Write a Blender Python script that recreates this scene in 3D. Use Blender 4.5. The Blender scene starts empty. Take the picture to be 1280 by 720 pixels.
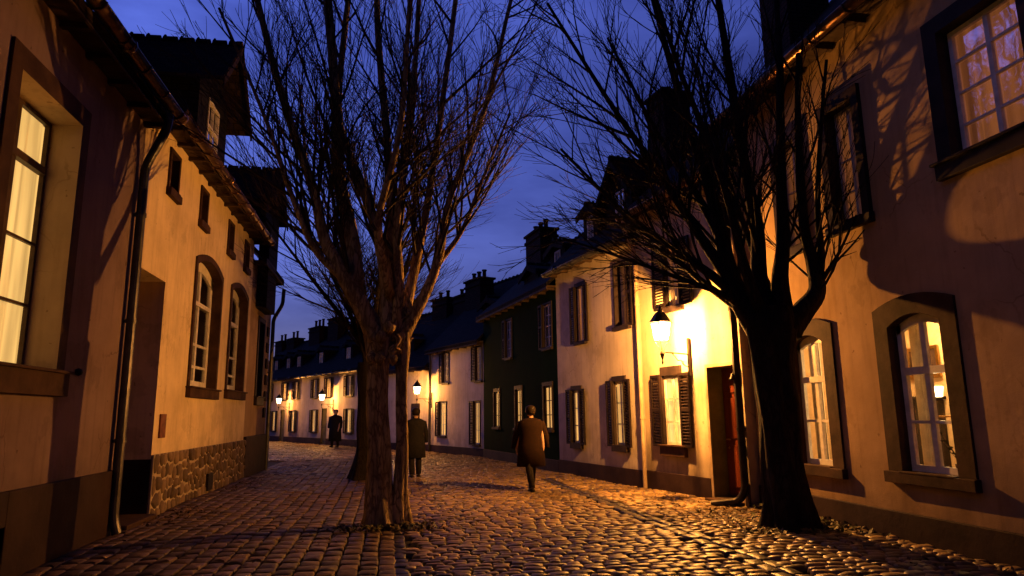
import bpy, bmesh, math, random
import numpy as np
from mathutils import Matrix, Vector
random.seed(7); RNG = np.random.default_rng(11)
R = math.radians
SC = bpy.context.scene; COL = SC.collection

# ------------------------------------------------------------ camera, sky, exposure
cam_d = bpy.data.cameras.new('camera'); cam = bpy.data.objects.new('camera', cam_d); COL.objects.link(cam)
SC.camera = cam
cam_d.sensor_width = 36; cam_d.lens = 850/1280*36; cam_d.clip_start = .05; cam_d.clip_end = 2000
ro = R(.7)
A0 = 155*math.cos(ro)+160*math.sin(ro); B0 = -155*math.sin(ro)+160*math.cos(ro)
P = math.atan(B0/850); T = math.atan(A0*math.cos(P)/850)
r_ = Vector((math.cos(T), -math.sin(T), 0))
f_ = Vector((math.sin(T)*math.cos(P), math.cos(T)*math.cos(P), math.sin(P)))
u_ = Vector((-math.sin(T)*math.sin(P), -math.cos(T)*math.sin(P), math.cos(P)))
rr = r_*math.cos(ro)-u_*math.sin(ro); uu = u_*math.cos(ro)+r_*math.sin(ro)
m = Matrix((rr, uu, -f_)).transposed().to_4x4(); m.translation = (0, 0, 1.6)
cam.matrix_world = m

w = bpy.data.worlds.new('World'); SC.world = w; w.use_nodes = True
nt = w.node_tree; nt.nodes.clear()
def N(t, **k):
    n = nt.nodes.new(t)
    for a, b in k.items(): setattr(n, a, b)
    return n
wo = N('ShaderNodeOutputWorld'); bg = N('ShaderNodeBackground')
sky = N('ShaderNodeTexSky'); sky.sky_type = 'NISHITA'; sky.sun_disc = False
sky.sun_elevation = R(-4.5); sky.sun_rotation = R(318); sky.air_density = 1.0; sky.ozone_density = 3.0; sky.dust_density = .6
tc = N('ShaderNodeTexCoord'); mp = N('ShaderNodeMapping'); mp.inputs['Scale'].default_value = (1, 1, 3.2)
no = N('ShaderNodeTexNoise'); no.inputs['Scale'].default_value = 2.3; no.inputs['Detail'].default_value = 7; no.inputs['Roughness'].default_value = .55
cr = N('ShaderNodeValToRGB'); cr.color_ramp.elements[0].position = .38; cr.color_ramp.elements[1].position = .72
cr.color_ramp.elements[0].color = (.36, .30, .40, 1); cr.color_ramp.elements[1].color = (.95, .78, .88, 1)
mx = N('ShaderNodeMix', data_type='RGBA', blend_type='MULTIPLY'); mx.inputs[0].default_value = 1
nt.links.new(tc.outputs['Generated'], mp.inputs[0]); nt.links.new(mp.outputs[0], no.inputs[0]); nt.links.new(no.outputs[0], cr.inputs[0])
nt.links.new(sky.outputs[0], mx.inputs[6]); nt.links.new(cr.outputs[0], mx.inputs[7])
sx = N('ShaderNodeSeparateXYZ'); nt.links.new(tc.outputs['Generated'], sx.inputs[0])
el = N('ShaderNodeValToRGB'); er = el.color_ramp
er.elements[0].position = 0; er.elements[0].color = (.13, .12, .14, 1); er.elements[1].position = 1; er.elements[1].color = (.12, .12, .14, 1)
for pz, c in ((.16, (.36, .34, .38, 1)), (.32, (.75, .75, .78, 1)), (.5, (1.25, 1.3, 1.3, 1)), (.68, (1.3, 1.35, 1.4, 1)), (.82, (.25, .25, .28, 1))):
    e = er.elements.new(pz); e.color = c
nt.links.new(sx.outputs[2], el.inputs[0])
mz = N('ShaderNodeMix', data_type='RGBA', blend_type='MULTIPLY'); mz.inputs[0].default_value = 1
nt.links.new(mx.outputs[2], mz.inputs[6]); nt.links.new(el.outputs[0], mz.inputs[7]); nt.links.new(mz.outputs[2], bg.inputs[0]); nt.links.new(bg.outputs[0], wo.inputs[0])
bg.inputs[1].default_value = 26.0
SC.view_settings.view_transform = 'Standard'; SC.view_settings.look = 'None'
SC.view_settings.exposure = 0; SC.view_settings.gamma = 1

# ------------------------------------------------------------ materials
def newmat(name):
    mt = bpy.data.materials.new(name); mt.use_nodes = True
    t = mt.node_tree; b = t.nodes['Principled BSDF']; return mt, t, b
def lk(t, a, b): t.links.new(a, b)
def tnode(t, ty, **k):
    n = t.nodes.new(ty)
    for a, b in k.items():
        if a in n.inputs: n.inputs[a].default_value = b
        else: setattr(n, a, b)
    return n
def coords(t, scale=(1, 1, 1), src='Object'):
    c = t.nodes.new('ShaderNodeTexCoord'); mm = t.nodes.new('ShaderNodeMapping'); mm.inputs['Scale'].default_value = scale
    lk(t, c.outputs[src], mm.inputs[0]); return mm.outputs[0]
def surf(name, c0, c1, rough=.8, nscale=1.2, bump=((14, .25, .01),), metal=0, stretch=(1, 1, 1), spec=.12, ramp=(.35, .65), mapto=None):
    mt, t, b = newmat(name); co = coords(t, stretch)
    n = tnode(t, 'ShaderNodeTexNoise', Scale=nscale, Detail=6, Roughness=.6); lk(t, co, n.inputs['Vector'])
    r = t.nodes.new('ShaderNodeValToRGB'); r.color_ramp.elements[0].position = ramp[0]; r.color_ramp.elements[1].position = ramp[1]
    r.color_ramp.elements[0].color = (*c0, 1); r.color_ramp.elements[1].color = (*c1, 1)
    lk(t, n.outputs[0], r.inputs[0]); lk(t, r.outputs[0], b.inputs['Base Color'])
    b.inputs['Roughness'].default_value = rough; b.inputs['Metallic'].default_value = metal; b.inputs['Specular IOR Level'].default_value = spec
    prev = None
    for sc, st, di in bump:
        nn = tnode(t, 'ShaderNodeTexNoise', Scale=sc, Detail=5); lk(t, co, nn.inputs['Vector'])
        bp = tnode(t, 'ShaderNodeBump', Strength=st, Distance=di); lk(t, nn.outputs[0], bp.inputs['Height'])
        if prev: lk(t, prev, bp.inputs['Normal'])
        prev = bp.outputs[0]
    if prev: lk(t, prev, b.inputs['Normal'])
    return mt
def plaster(name, c, dirt=.72, seed=0):
    mt, t, b = newmat(name); co = coords(t)
    n = tnode(t, 'ShaderNodeTexNoise', Scale=.7, Detail=8, Roughness=.65); lk(t, co, n.inputs['Vector'])
    r = t.nodes.new('ShaderNodeValToRGB'); r.color_ramp.elements[0].position = .33; r.color_ramp.elements[1].position = .6
    r.color_ramp.elements[0].color = (c[0]*dirt, c[1]*dirt*.97, c[2]*dirt*.93, 1); r.color_ramp.elements[1].color = (*c, 1)
    lk(t, n.outputs[0], r.inputs[0])
    # rain streaks
    co2 = coords(t, (5, 5, .35)); n2 = tnode(t, 'ShaderNodeTexNoise', Scale=2.0, Detail=5); lk(t, co2, n2.inputs['Vector'])
    r2 = t.nodes.new('ShaderNodeValToRGB'); r2.color_ramp.elements[0].position = .3; r2.color_ramp.elements[1].position = .5
    r2.color_ramp.elements[0].color = (.78, .76, .74, 1); r2.color_ramp.elements[1].color = (1, 1, 1, 1)
    lk(t, n2.outputs[0], r2.inputs[0])
    mx = tnode(t, 'ShaderNodeMix', data_type='RGBA', blend_type='MULTIPLY'); mx.inputs[0].default_value = .7
    lk(t, r.outputs[0], mx.inputs[6]); lk(t, r2.outputs[0], mx.inputs[7])
    # small chips
    n3 = tnode(t, 'ShaderNodeTexNoise', Scale=9, Detail=3); lk(t, co, n3.inputs['Vector'])
    r3 = t.nodes.new('ShaderNodeValToRGB'); r3.color_ramp.elements[0].position = .69; r3.color_ramp.elements[1].position = .72
    r3.color_ramp.elements[0].color = (1, 1, 1, 1); r3.color_ramp.elements[1].color = (.55, .5, .45, 1); lk(t, n3.outputs[0], r3.inputs[0])
    mx2 = tnode(t, 'ShaderNodeMix', data_type='RGBA', blend_type='MULTIPLY'); mx2.inputs[0].default_value = .8
    lk(t, mx.outputs[2], mx2.inputs[6]); lk(t, r3.outputs[0], mx2.inputs[7])
    dn = tnode(t, 'ShaderNodeTexNoise', Scale=2.5, Detail=4); lk(t, co, dn.inputs['Vector'])
    dm = tnode(t, 'ShaderNodeMix', data_type='VECTOR'); dm.inputs[0].default_value = .35; lk(t, co, dm.inputs[4]); lk(t, dn.outputs['Color'], dm.inputs[5])
    vo = tnode(t, 'ShaderNodeTexVoronoi', feature='DISTANCE_TO_EDGE', Scale=.9); lk(t, dm.outputs[1], vo.inputs['Vector'])
    vr = t.nodes.new('ShaderNodeValToRGB'); vr.color_ramp.elements[0].position = .002; vr.color_ramp.elements[1].position = .008
    vr.color_ramp.elements[0].color = (.7, .66, .62, 1); vr.color_ramp.elements[1].color = (1, 1, 1, 1); lk(t, vo.outputs['Distance'], vr.inputs[0])
    km = tnode(t, 'ShaderNodeTexNoise', Scale=.8, Detail=2); lk(t, co, km.inputs['Vector'])
    kr = t.nodes.new('ShaderNodeValToRGB'); kr.color_ramp.elements[0].position = .5; kr.color_ramp.elements[1].position = .62; lk(t, km.outputs[0], kr.inputs[0])
    mx3 = tnode(t, 'ShaderNodeMix', data_type='RGBA', blend_type='MULTIPLY'); lk(t, kr.outputs[0], mx3.inputs[0]); lk(t, mx2.outputs[2], mx3.inputs[6]); lk(t, vr.outputs[0], mx3.inputs[7])
    # patched repairs and damp rising from the ground
    pn = tnode(t, 'ShaderNodeTexNoise', Scale=.55, Detail=5, Roughness=.7); lk(t, coords(t, (1.3, 1, 1)), pn.inputs['Vector'])
    pr_ = t.nodes.new('ShaderNodeValToRGB'); pr_.color_ramp.elements[0].position = .56; pr_.color_ramp.elements[1].position = .58
    pr_.color_ramp.elements[0].color = (1, 1, 1, 1); pr_.color_ramp.elements[1].color = (.84, .83, .82, 1); lk(t, pn.outputs[0], pr_.inputs[0])
    mx4 = tnode(t, 'ShaderNodeMix', data_type='RGBA', blend_type='MULTIPLY'); mx4.inputs[0].default_value = .8; lk(t, mx3.outputs[2], mx4.inputs[6]); lk(t, pr_.outputs[0], mx4.inputs[7])
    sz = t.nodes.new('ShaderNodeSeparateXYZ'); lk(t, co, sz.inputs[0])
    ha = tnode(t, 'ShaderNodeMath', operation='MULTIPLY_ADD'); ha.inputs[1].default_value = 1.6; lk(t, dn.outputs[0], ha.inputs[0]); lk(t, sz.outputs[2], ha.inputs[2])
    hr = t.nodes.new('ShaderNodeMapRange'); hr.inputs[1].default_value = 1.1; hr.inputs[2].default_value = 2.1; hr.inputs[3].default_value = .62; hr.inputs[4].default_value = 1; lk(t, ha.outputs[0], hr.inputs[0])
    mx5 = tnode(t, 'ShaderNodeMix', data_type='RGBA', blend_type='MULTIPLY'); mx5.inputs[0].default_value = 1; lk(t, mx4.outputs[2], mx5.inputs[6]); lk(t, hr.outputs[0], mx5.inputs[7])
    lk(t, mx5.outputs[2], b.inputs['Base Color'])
    b.inputs['Roughness'].default_value = .92; b.inputs['Specular IOR Level'].default_value = .04
    prev = None
    for sc, st, di in ((1.3, .35, .05), (7, .3, .012), (55, .35, .004)):
        nn = tnode(t, 'ShaderNodeTexNoise', Scale=sc, Detail=4); lk(t, co, nn.inputs['Vector'])
        bp = tnode(t, 'ShaderNodeBump', Strength=st, Distance=di); lk(t, nn.outputs[0], bp.inputs['Height'])
        if prev: lk(t, prev, bp.inputs['Normal'])
        prev = bp.outputs[0]
    lk(t, prev, b.inputs['Normal'])
    return mt
def tiles(name, c0, c1, w_=.22, h_=.14, bumpd=.02):
    mt, t, b = newmat(name); co = coords(t, (1, 1, 1), 'UV')
    br = tnode(t, 'ShaderNodeTexBrick', Scale=1); br.inputs['Brick Width'].default_value = w_; br.inputs['Row Height'].default_value = h_
    br.inputs['Mortar Size'].default_value = .012; br.inputs['Color1'].default_value = (*c0, 1); br.inputs['Color2'].default_value = (*c1, 1)
    br.inputs['Mortar'].default_value = (c0[0]*.3, c0[1]*.3, c0[2]*.3, 1)
    lk(t, co, br.inputs['Vector']); lk(t, br.outputs['Color'], b.inputs['Base Color'])
    bp = tnode(t, 'ShaderNodeBump', Strength=1, Distance=bumpd, invert=True); lk(t, br.outputs['Fac'], bp.inputs['Height'])
    n = tnode(t, 'ShaderNodeTexNoise', Scale=20); b2 = tnode(t, 'ShaderNodeBump', Strength=.4, Distance=.01)
    lk(t, n.outputs[0], b2.inputs['Height']); lk(t, bp.outputs[0], b2.inputs['Normal']); lk(t, b2.outputs[0], b.inputs['Normal'])
    b.inputs['Roughness'].default_value = .9; b.inputs['Specular IOR Level'].default_value = .12
    return mt
def rubble(name):
    mt, t, b = newmat(name); co = coords(t, (1, 1, 1.25))
    nz = tnode(t, 'ShaderNodeTexNoise', Scale=3); lk(t, co, nz.inputs['Vector'])
    ad = tnode(t, 'ShaderNodeMix', data_type='VECTOR'); ad.inputs[0].default_value = .12
    lk(t, co, ad.inputs[4]); lk(t, nz.outputs['Color'], ad.inputs[5])
    v = tnode(t, 'ShaderNodeTexVoronoi', feature='DISTANCE_TO_EDGE', Scale=4.2); lk(t, ad.outputs[1], v.inputs['Vector'])
    vc = tnode(t, 'ShaderNodeTexVoronoi', Scale=4.2); lk(t, ad.outputs[1], vc.inputs['Vector'])
    r = t.nodes.new('ShaderNodeValToRGB'); r.color_ramp.elements[0].position = .035; r.color_ramp.elements[1].position = .07
    lk(t, v.outputs['Distance'], r.inputs[0])
    r2 = t.nodes.new('ShaderNodeValToRGB'); r2.color_ramp.elements[0].color = (.10, .07, .05, 1); r2.color_ramp.elements[1].color = (.26, .19, .13, 1)
    sp = t.nodes.new('ShaderNodeSeparateColor'); lk(t, vc.outputs['Color'], sp.inputs[0]); lk(t, sp.outputs[0], r2.inputs[0])
    mx = tnode(t, 'ShaderNodeMix', data_type='RGBA'); lk(t, r.outputs[0], mx.inputs[0]); mx.inputs[6].default_value = (.40, .33, .25, 1); lk(t, r2.outputs[0], mx.inputs[7])
    lk(t, mx.outputs[2], b.inputs['Base Color']); b.inputs['Roughness'].default_value = .85
    r3 = t.nodes.new('ShaderNodeValToRGB'); r3.color_ramp.elements[1].position = .22; lk(t, v.outputs['Distance'], r3.inputs[0])
    bp = tnode(t, 'ShaderNodeBump', Strength=1, Distance=.05); lk(t, r3.outputs[0], bp.inputs['Height'])
    n = tnode(t, 'ShaderNodeTexNoise', Scale=25, Detail=6); lk(t, co, n.inputs['Vector']); b2 = tnode(t, 'ShaderNodeBump', Strength=.5, Distance=.015)
    lk(t, n.outputs[0], b2.inputs['Height']); lk(t, bp.outputs[0], b2.inputs['Normal']); lk(t, b2.outputs[0], b.inputs['Normal'])
    return mt
def stonemat(name, c0, c1, rough=.45, c2=None):
    mt, t, b = newmat(name); g = t.nodes.new('ShaderNodeNewGeometry')
    r = t.nodes.new('ShaderNodeValToRGB'); r.color_ramp.elements[0].color = (*c0, 1); r.color_ramp.elements[1].color = (*c1, 1)
    if c2: e = r.color_ramp.elements.new(.85); e.color = (*c2, 1)
    lk(t, g.outputs['Random Per Island'], r.inputs[0])
    co = coords(t); n = tnode(t, 'ShaderNodeTexNoise', Scale=18, Detail=6); lk(t, co, n.inputs['Vector'])
    mr = tnode(t, 'ShaderNodeMapRange'); mr.inputs['To Min'].default_value = .6; mr.inputs['To Max'].default_value = 1.4; lk(t, n.outputs[0], mr.inputs[0])
    mx = tnode(t, 'ShaderNodeMix', data_type='RGBA', blend_type='MULTIPLY'); mx.inputs[0].default_value = 1
    lk(t, r.outputs[0], mx.inputs[6]); lk(t, mr.outputs[0], mx.inputs[7]); lk(t, mx.outputs[2], b.inputs['Base Color'])
    n2 = tnode(t, 'ShaderNodeTexNoise', Scale=.9, Detail=3); lk(t, co, n2.inputs['Vector'])
    m2 = tnode(t, 'ShaderNodeMapRange'); m2.inputs['To Min'].default_value = rough-.15; m2.inputs['To Max'].default_value = rough+.2; lk(t, n2.outputs[0], m2.inputs[0])
    lk(t, m2.outputs[0], b.inputs['Roughness']); b.inputs['Specular IOR Level'].default_value = .32
    n3 = tnode(t, 'ShaderNodeTexNoise', Scale=40, Detail=4); lk(t, co, n3.inputs['Vector']); bp = tnode(t, 'ShaderNodeBump', Strength=.5, Distance=.006)
    lk(t, n3.outputs[0], bp.inputs['Height']); lk(t, bp.outputs[0], b.inputs['Normal'])
    return mt
def barkmat(name, c0, c1, rough=.9):
    mt, t, b = newmat(name); co = coords(t, (1, 1, .26))
    nz = tnode(t, 'ShaderNodeTexNoise', Scale=5, Detail=4); lk(t, co, nz.inputs['Vector'])
    ad = tnode(t, 'ShaderNodeMix', data_type='VECTOR'); ad.inputs[0].default_value = .32; lk(t, co, ad.inputs[4]); lk(t, nz.outputs['Color'], ad.inputs[5])
    v = tnode(t, 'ShaderNodeTexVoronoi', feature='DISTANCE_TO_EDGE', Scale=15); lk(t, ad.outputs[1], v.inputs['Vector'])
    r = t.nodes.new('ShaderNodeValToRGB'); r.color_ramp.elements[0].position = .0; r.color_ramp.elements[1].position = .16; lk(t, v.outputs['Distance'], r.inputs[0])
    n = tnode(t, 'ShaderNodeTexNoise', Scale=6, Detail=8, Roughness=.7); lk(t, co, n.inputs['Vector'])
    ra = t.nodes.new('ShaderNodeValToRGB'); ra.color_ramp.elements[0].position = .35; ra.color_ramp.elements[1].position = .65
    ra.color_ramp.elements[0].color = (*c0, 1); ra.color_ramp.elements[1].color = (*c1, 1); lk(t, n.outputs[0], ra.inputs[0])
    m1 = tnode(t, 'ShaderNodeMix', data_type='RGBA'); lk(t, r.outputs[0], m1.inputs[0]); m1.inputs[6].default_value = (c0[0]*.8, c0[1]*.8, c0[2]*.8, 1); lk(t, ra.outputs[0], m1.inputs[7])
    lk(t, m1.outputs[2], b.inputs['Base Color']); b.inputs['Roughness'].default_value = rough; b.inputs['Specular IOR Level'].default_value = .15
    b1 = tnode(t, 'ShaderNodeBump', Strength=.5, Distance=.012); lk(t, r.outputs[0], b1.inputs['Height'])
    b2 = tnode(t, 'ShaderNodeBump', Strength=.8, Distance=.03); lk(t, n.outputs[0], b2.inputs['Height']); lk(t, b1.outputs[0], b2.inputs['Normal']); lk(t, b2.outputs[0], b.inputs['Normal'])
    return mt
def curtain_mat(name, col, strength, folds=True, glow=.5):
    """cloth lit from the room behind it: the cloth gives off the room's light, thicker folds let less through"""
    mt, t, b = newmat(name); co = coords(t, (1, 1, 1))
    wv = tnode(t, 'ShaderNodeTexNoise', Scale=1.0, Detail=3); c2 = coords(t, (9, 9, .5)); lk(t, c2, wv.inputs['Vector'])
    mr = tnode(t, 'ShaderNodeMapRange'); mr.inputs[1].default_value = .3; mr.inputs[2].default_value = .7
    mr.inputs['To Min'].default_value = strength*(glow if folds else .8); mr.inputs['To Max'].default_value = strength*1.25; lk(t, wv.outputs[0], mr.inputs[0])
    b.inputs['Base Color'].default_value = (.5, .4, .28, 1); b.inputs['Emission Color'].default_value = (*col, 1)
    lk(t, mr.outputs[0], b.inputs['Emission Strength']); b.inputs['Roughness'].default_value = .9
    return mt
def emis(name, col, s, base=(.8, .8, .8)):
    mt, t, b = newmat(name); b.inputs['Base Color'].default_value = (*base, 1)
    b.inputs['Emission Color'].default_value = (*col, 1); b.inputs['Emission Strength'].default_value = s; return mt
def glassmat(name, refl=.14, tint=(.9, .92, .95)):
    mt, t, b = newmat(name); t.nodes.remove(b); out = t.nodes['Material Output']
    tr = t.nodes.new('ShaderNodeBsdfTransparent'); tr.inputs[0].default_value = (*tint, 1)
    gl = t.nodes.new('ShaderNodeBsdfGlossy'); gl.inputs['Roughness'].default_value = .03; gl.inputs[0].default_value = (.9, .92, 1, 1)
    n = tnode(t, 'ShaderNodeTexNoise', Scale=2.2); co = coords(t); lk(t, co, n.inputs['Vector']); bp = tnode(t, 'ShaderNodeBump', Strength=.25, Distance=.02)
    lk(t, n.outputs[0], bp.inputs['Height']); lk(t, bp.outputs[0], gl.inputs['Normal'])
    mx = t.nodes.new('ShaderNodeMixShader'); fr = t.nodes.new('ShaderNodeLayerWeight'); pw = tnode(t, 'ShaderNodeMath', operation='POWER'); pw.inputs[1].default_value = 5; lk(t, fr.outputs['Facing'], pw.inputs[0])
    ma = tnode(t, 'ShaderNodeMath', operation='ADD'); ma.inputs[1].default_value = refl; lk(t, pw.outputs[0], ma.inputs[0]); lk(t, ma.outputs[0], mx.inputs[0])
    lk(t, tr.outputs[0], mx.inputs[1]); lk(t, gl.outputs[0], mx.inputs[2]); lk(t, mx.outputs[0], out.inputs[0]); return mt
def lampglass(name, col, s):
    mt, t, b = newmat(name); t.nodes.remove(b); out = t.nodes['Material Output']
    tr = t.nodes.new('ShaderNodeBsdfTransparent'); em = t.nodes.new('ShaderNodeEmission'); em.inputs[0].default_value = (*col, 1); em.inputs[1].default_value = s
    mx = t.nodes.new('ShaderNodeMixShader'); mx.inputs[0].default_value = .25; lk(t, tr.outputs[0], mx.inputs[1]); lk(t, em.outputs[0], mx.inputs[2]); lk(t, mx.outputs[0], out.inputs[0]); return mt

M = dict(
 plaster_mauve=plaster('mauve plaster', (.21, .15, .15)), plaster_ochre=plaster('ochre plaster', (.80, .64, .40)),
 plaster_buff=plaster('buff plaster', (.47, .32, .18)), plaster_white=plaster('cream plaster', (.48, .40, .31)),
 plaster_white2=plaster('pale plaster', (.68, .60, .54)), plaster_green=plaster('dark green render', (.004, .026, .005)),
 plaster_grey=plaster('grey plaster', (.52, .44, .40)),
 base_dark=surf('dark painted base', (.018, .009, .010), (.036, .020, .018), .7, 2, ((6, .4, .02), (40, .3, .005))),
 rubble=stonemat('rubble stone', (.06, .04, .028), (.20, .135, .085), .85), mortar=surf('lime mortar', (.30, .24, .17), (.42, .34, .25), .95, 6, ((30, .5, .01),)),
 stone_trim=surf('brown sandstone', (.03, .015, .010), (.07, .037, .022), .8, 3, ((9, .4, .015), (60, .3, .004))),
 dark_trim=surf('dark painted trim', (.018, .013, .014), (.035, .024, .022), .6, 4, ((30, .2, .004),)),
 shutter=surf('dark painted shutter', (.008, .005, .005), (.016, .009, .008), .6, 5, ((25, .15, .003),), stretch=(1, 1, .2)),
 frame_white=surf('white painted wood', (.55, .52, .46), (.78, .74, .66), .45, 6, ((30, .15, .003),)),
 frame_dark=surf('brown painted wood', (.05, .03, .02), (.09, .055, .035), .45, 6, ((30, .15, .003),)),
 slate=tiles('dark slate', (.008, .008, .010), (.018, .016, .017)), tile=tiles('clay tile', (.02, .013, .011), (.04, .025, .02), .2, .16, .03),
 brick=tiles('chimney brick', (.03, .014, .01), (.05, .022, .016), .24, .08, .008),
 pot=surf('clay pot', (.05, .03, .025), (.10, .05, .04), .7, 5),
 timber=surf('dark eave timber', (.03, .02, .014), (.07, .045, .03), .7, 3, ((20, .3, .006),), stretch=(4, .5, 4)),
 copper=surf('weathered gutter metal', (.10, .055, .035), (.22, .13, .08), .32, 4, ((18, .2, .004),), metal=.85),
 pipe=surf('dark pipe metal', (.045, .045, .05), (.09, .085, .09), .4, 4, ((18, .2, .004),), metal=.6),
 pipe_pale=surf('painted pipe', (.28, .2, .13), (.42, .32, .22), .45, 4),
 iron=surf('black iron', (.012, .010, .010), (.03, .025, .022), .45, 6, ((40, .3, .003),), metal=.5),
 door_red=surf('red varnished door', (.07, .015, .008), (.13, .03, .015), .35, 3, ((30, .2, .004),), stretch=(6, 6, .5)),
 door_olive=surf('olive door lining', (.09, .08, .03), (.15, .13, .05), .5, 3, ((30, .2, .004),)),
 door_dark=surf('dark wooden door', (.012, .008, .006), (.03, .02, .014), .5, 3, ((30, .2, .004),), stretch=(6, 6, .5)),
 brass=surf('old brass', (.25, .15, .05), (.4, .25, .08), .35, 6, metal=1),
 glass=glassmat('window glass', .05), glass_up=glassmat('old wavy window glass', .45),
 cur_hot=curtain_mat('bright lit curtain', (1, .56, .15), 1.05, True, .62), cur_warm=curtain_mat('warm lit curtain', (1, .50, .13), 1.0, True, .6),
 cur_peach=curtain_mat('peach lit curtain', (1, .30, .08), .30, True, .3), cur_dim=curtain_mat('dim curtain', (1, .5, .25), .06),
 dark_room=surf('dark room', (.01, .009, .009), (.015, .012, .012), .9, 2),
 room=surf('papered room wall', (.55, .38, .20), (.7, .5, .28), .9, 7, ((12, .2, .005),)),
 lace=surf('lace curtain', (.6, .5, .35), (.8, .7, .5), .9, 8, ((30, .4, .01),)),
 shade=lampglass('lamp shade', (1, .75, .38), 30), bulb=lampglass('lamp mantle', (1, .8, .45), 120),
 lglass=lampglass('lantern glass', (1, .80, .45), 14),
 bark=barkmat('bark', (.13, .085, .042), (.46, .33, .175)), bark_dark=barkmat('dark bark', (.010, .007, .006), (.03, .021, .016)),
 twig=surf('twig', (.02, .013, .010), (.055, .035, .025), .7, 4, ()),
 soil=surf('joint soil', (.010, .008, .006), (.028, .02, .014), .9, 5, ((8, .6, .03), (40, .5, .01))),
 setts=stonemat('red brown setts', (.045, .026, .011), (.12, .068, .030), .62),  # darkened beside the cobbles: part of the lamp's falloff is in this colour
 cobble=stonemat('worn cobbles', (.055, .034, .016), (.17, .106, .045), .43, (.27, .178, .08)),  # brightened so some of the lamp's pool is in the stone colour
 gutterst=stonemat('dark gutter stone', (.022, .017, .014), (.05, .036, .028), .42),
 leaf=stonemat('weed leaves', (.03, .045, .012), (.07, .075, .02), .6, (.10, .06, .02)),
 dead=stonemat('dead leaves', (.06, .035, .015), (.14, .08, .03), .7),
 skin=surf('skin', (.45, .28, .2), (.5, .32, .24), .6, 9, ()), hair=surf('hair', (.015, .01, .007), (.03, .02, .012), .5, 30, ()),
 coat_black=surf('black wool', (.012, .012, .014), (.022, .02, .022), .9, 20, ((60, .3, .003),)),
 coat_brown=surf('brown wool', (.012, .006, .004), (.02, .009, .005), .9, 20, ((60, .3, .003),)),
 cloth_dark=surf('dark trousers', (.014, .012, .012), (.025, .02, .02), .9, 20, ()), shoe=surf('shoe leather', (.01, .008, .007), (.02, .014, .01), .35, 9, ()),
 plaque=surf('rusty plaque', (.10, .03, .015), (.2, .06, .03), .5, 9),
)

# ------------------------------------------------------------ mesh builder
class MB:
    def __init__(s): s.v = []; s.f = []
    def add(s, vs, fs):
        o = len(s.v); s.v.extend([tuple(map(float, v)) for v in vs]); s.f.extend([tuple(i+o for i in f) for f in fs])
    def box(s, a, b):
        x0, y0, z0 = a; x1, y1, z1 = b
        s.add([(x0,y0,z0),(x1,y0,z0),(x1,y1,z0),(x0,y1,z0),(x0,y0,z1),(x1,y0,z1),(x1,y1,z1),(x0,y1,z1)],
              [(0,3,2,1),(4,5,6,7),(0,1,5,4),(1,2,6,5),(2,3,7,6),(3,0,4,7)]); return s
    def quad(s, *p): s.add(p, [tuple(range(len(p)))]); return s
    def tube(s, pts, rad, n=8, cap=True, jit=None):
        pts = [Vector(p) for p in pts]; rad = rad if hasattr(rad, '__len__') else [rad]*len(pts)
        ref = None; vs = []; k = len(pts)
        for i, p in enumerate(pts):
            d = (pts[min(i+1, k-1)]-pts[max(i-1, 0)]).normalized()
            if ref is None: ref = d.orthogonal().normalized()
            ref = (ref-d*ref.dot(d)); ref = ref.normalized() if ref.length > 1e-6 else d.orthogonal().normalized()
            q = d.cross(ref)
            for j in range(n):
                a = 2*math.pi*j/n; rr = rad[i]*(jit(p, a) if jit else 1)
                vs.append(p+ref*math.cos(a)*rr+q*math.sin(a)*rr)
        fs = [(i*n+j, i*n+(j+1) % n, (i+1)*n+(j+1) % n, (i+1)*n+j) for i in range(k-1) for j in range(n)]
        if cap: fs += [tuple(range(n-1, -1, -1)), tuple((k-1)*n+j for j in range(n))]
        s.add(vs, fs); return s
    def lathe(s, c, prof, n=12, axis='z', sx=1, sy=1):
        vs = []; 
        for rr, z in prof:
            for j in range(n):
                a = 2*math.pi*(j+.5)/n; vs.append((c[0]+rr*math.cos(a)*sx, c[1]+rr*math.sin(a)*sy, c[2]+z))
        k = len(prof); fs = [(i*n+j, i*n+(j+1) % n, (i+1)*n+(j+1) % n, (i+1)*n+j) for i in range(k-1) for j in range(n)]
        fs += [tuple(range(n-1, -1, -1)), tuple((k-1)*n+j for j in range(n))]
        s.add(vs, fs); return s
    def build(s, name, mat, parent=None, smooth=False, bevel=0, uv=False, normals=True):
        me = bpy.data.meshes.new(name); me.from_pydata(s.v, [], s.f); me.update()
        if normals or uv:
            bm = bmesh.new(); bm.from_mesh(me)
            if normals: bmesh.ops.recalc_face_normals(bm, faces=bm.faces)
            if uv:
                L = bm.loops.layers.uv.new('UVMap')
                for f in bm.faces:
                    n = f.normal; 
                    h = Vector((-n.y, n.x, 0)); h = h.normalized() if h.length > .05 else Vector((1, 0, 0)); v = n.cross(h)
                    for l in f.loops: l[L].uv = (l.vert.co.dot(h), l.vert.co.dot(v))
            bm.to_mesh(me); bm.free()
        if smooth:
            for p in me.polygons: p.use_smooth = True
        me.materials.append(M[mat]); o = bpy.data.objects.new(name, me); COL.objects.link(o)
        if parent: o.parent = parent
        if bevel:
            b = o.modifiers.new('bevel', 'BEVEL'); b.width = bevel; b.segments = 2; b.limit_method = 'ANGLE'
        return o
def tag(o, label=None, cat=None, group=None, kind=None):
    for k, v in (('label', label), ('category', cat), ('group', group), ('kind', kind)):
        if v: o[k] = v
    return o
def empty(name, loc, rz=0):
    o = bpy.data.objects.new(name, None); o.location = loc; o.rotation_euler = (0, 0, rz); o.empty_display_size = .3; COL.objects.link(o); return o
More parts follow.
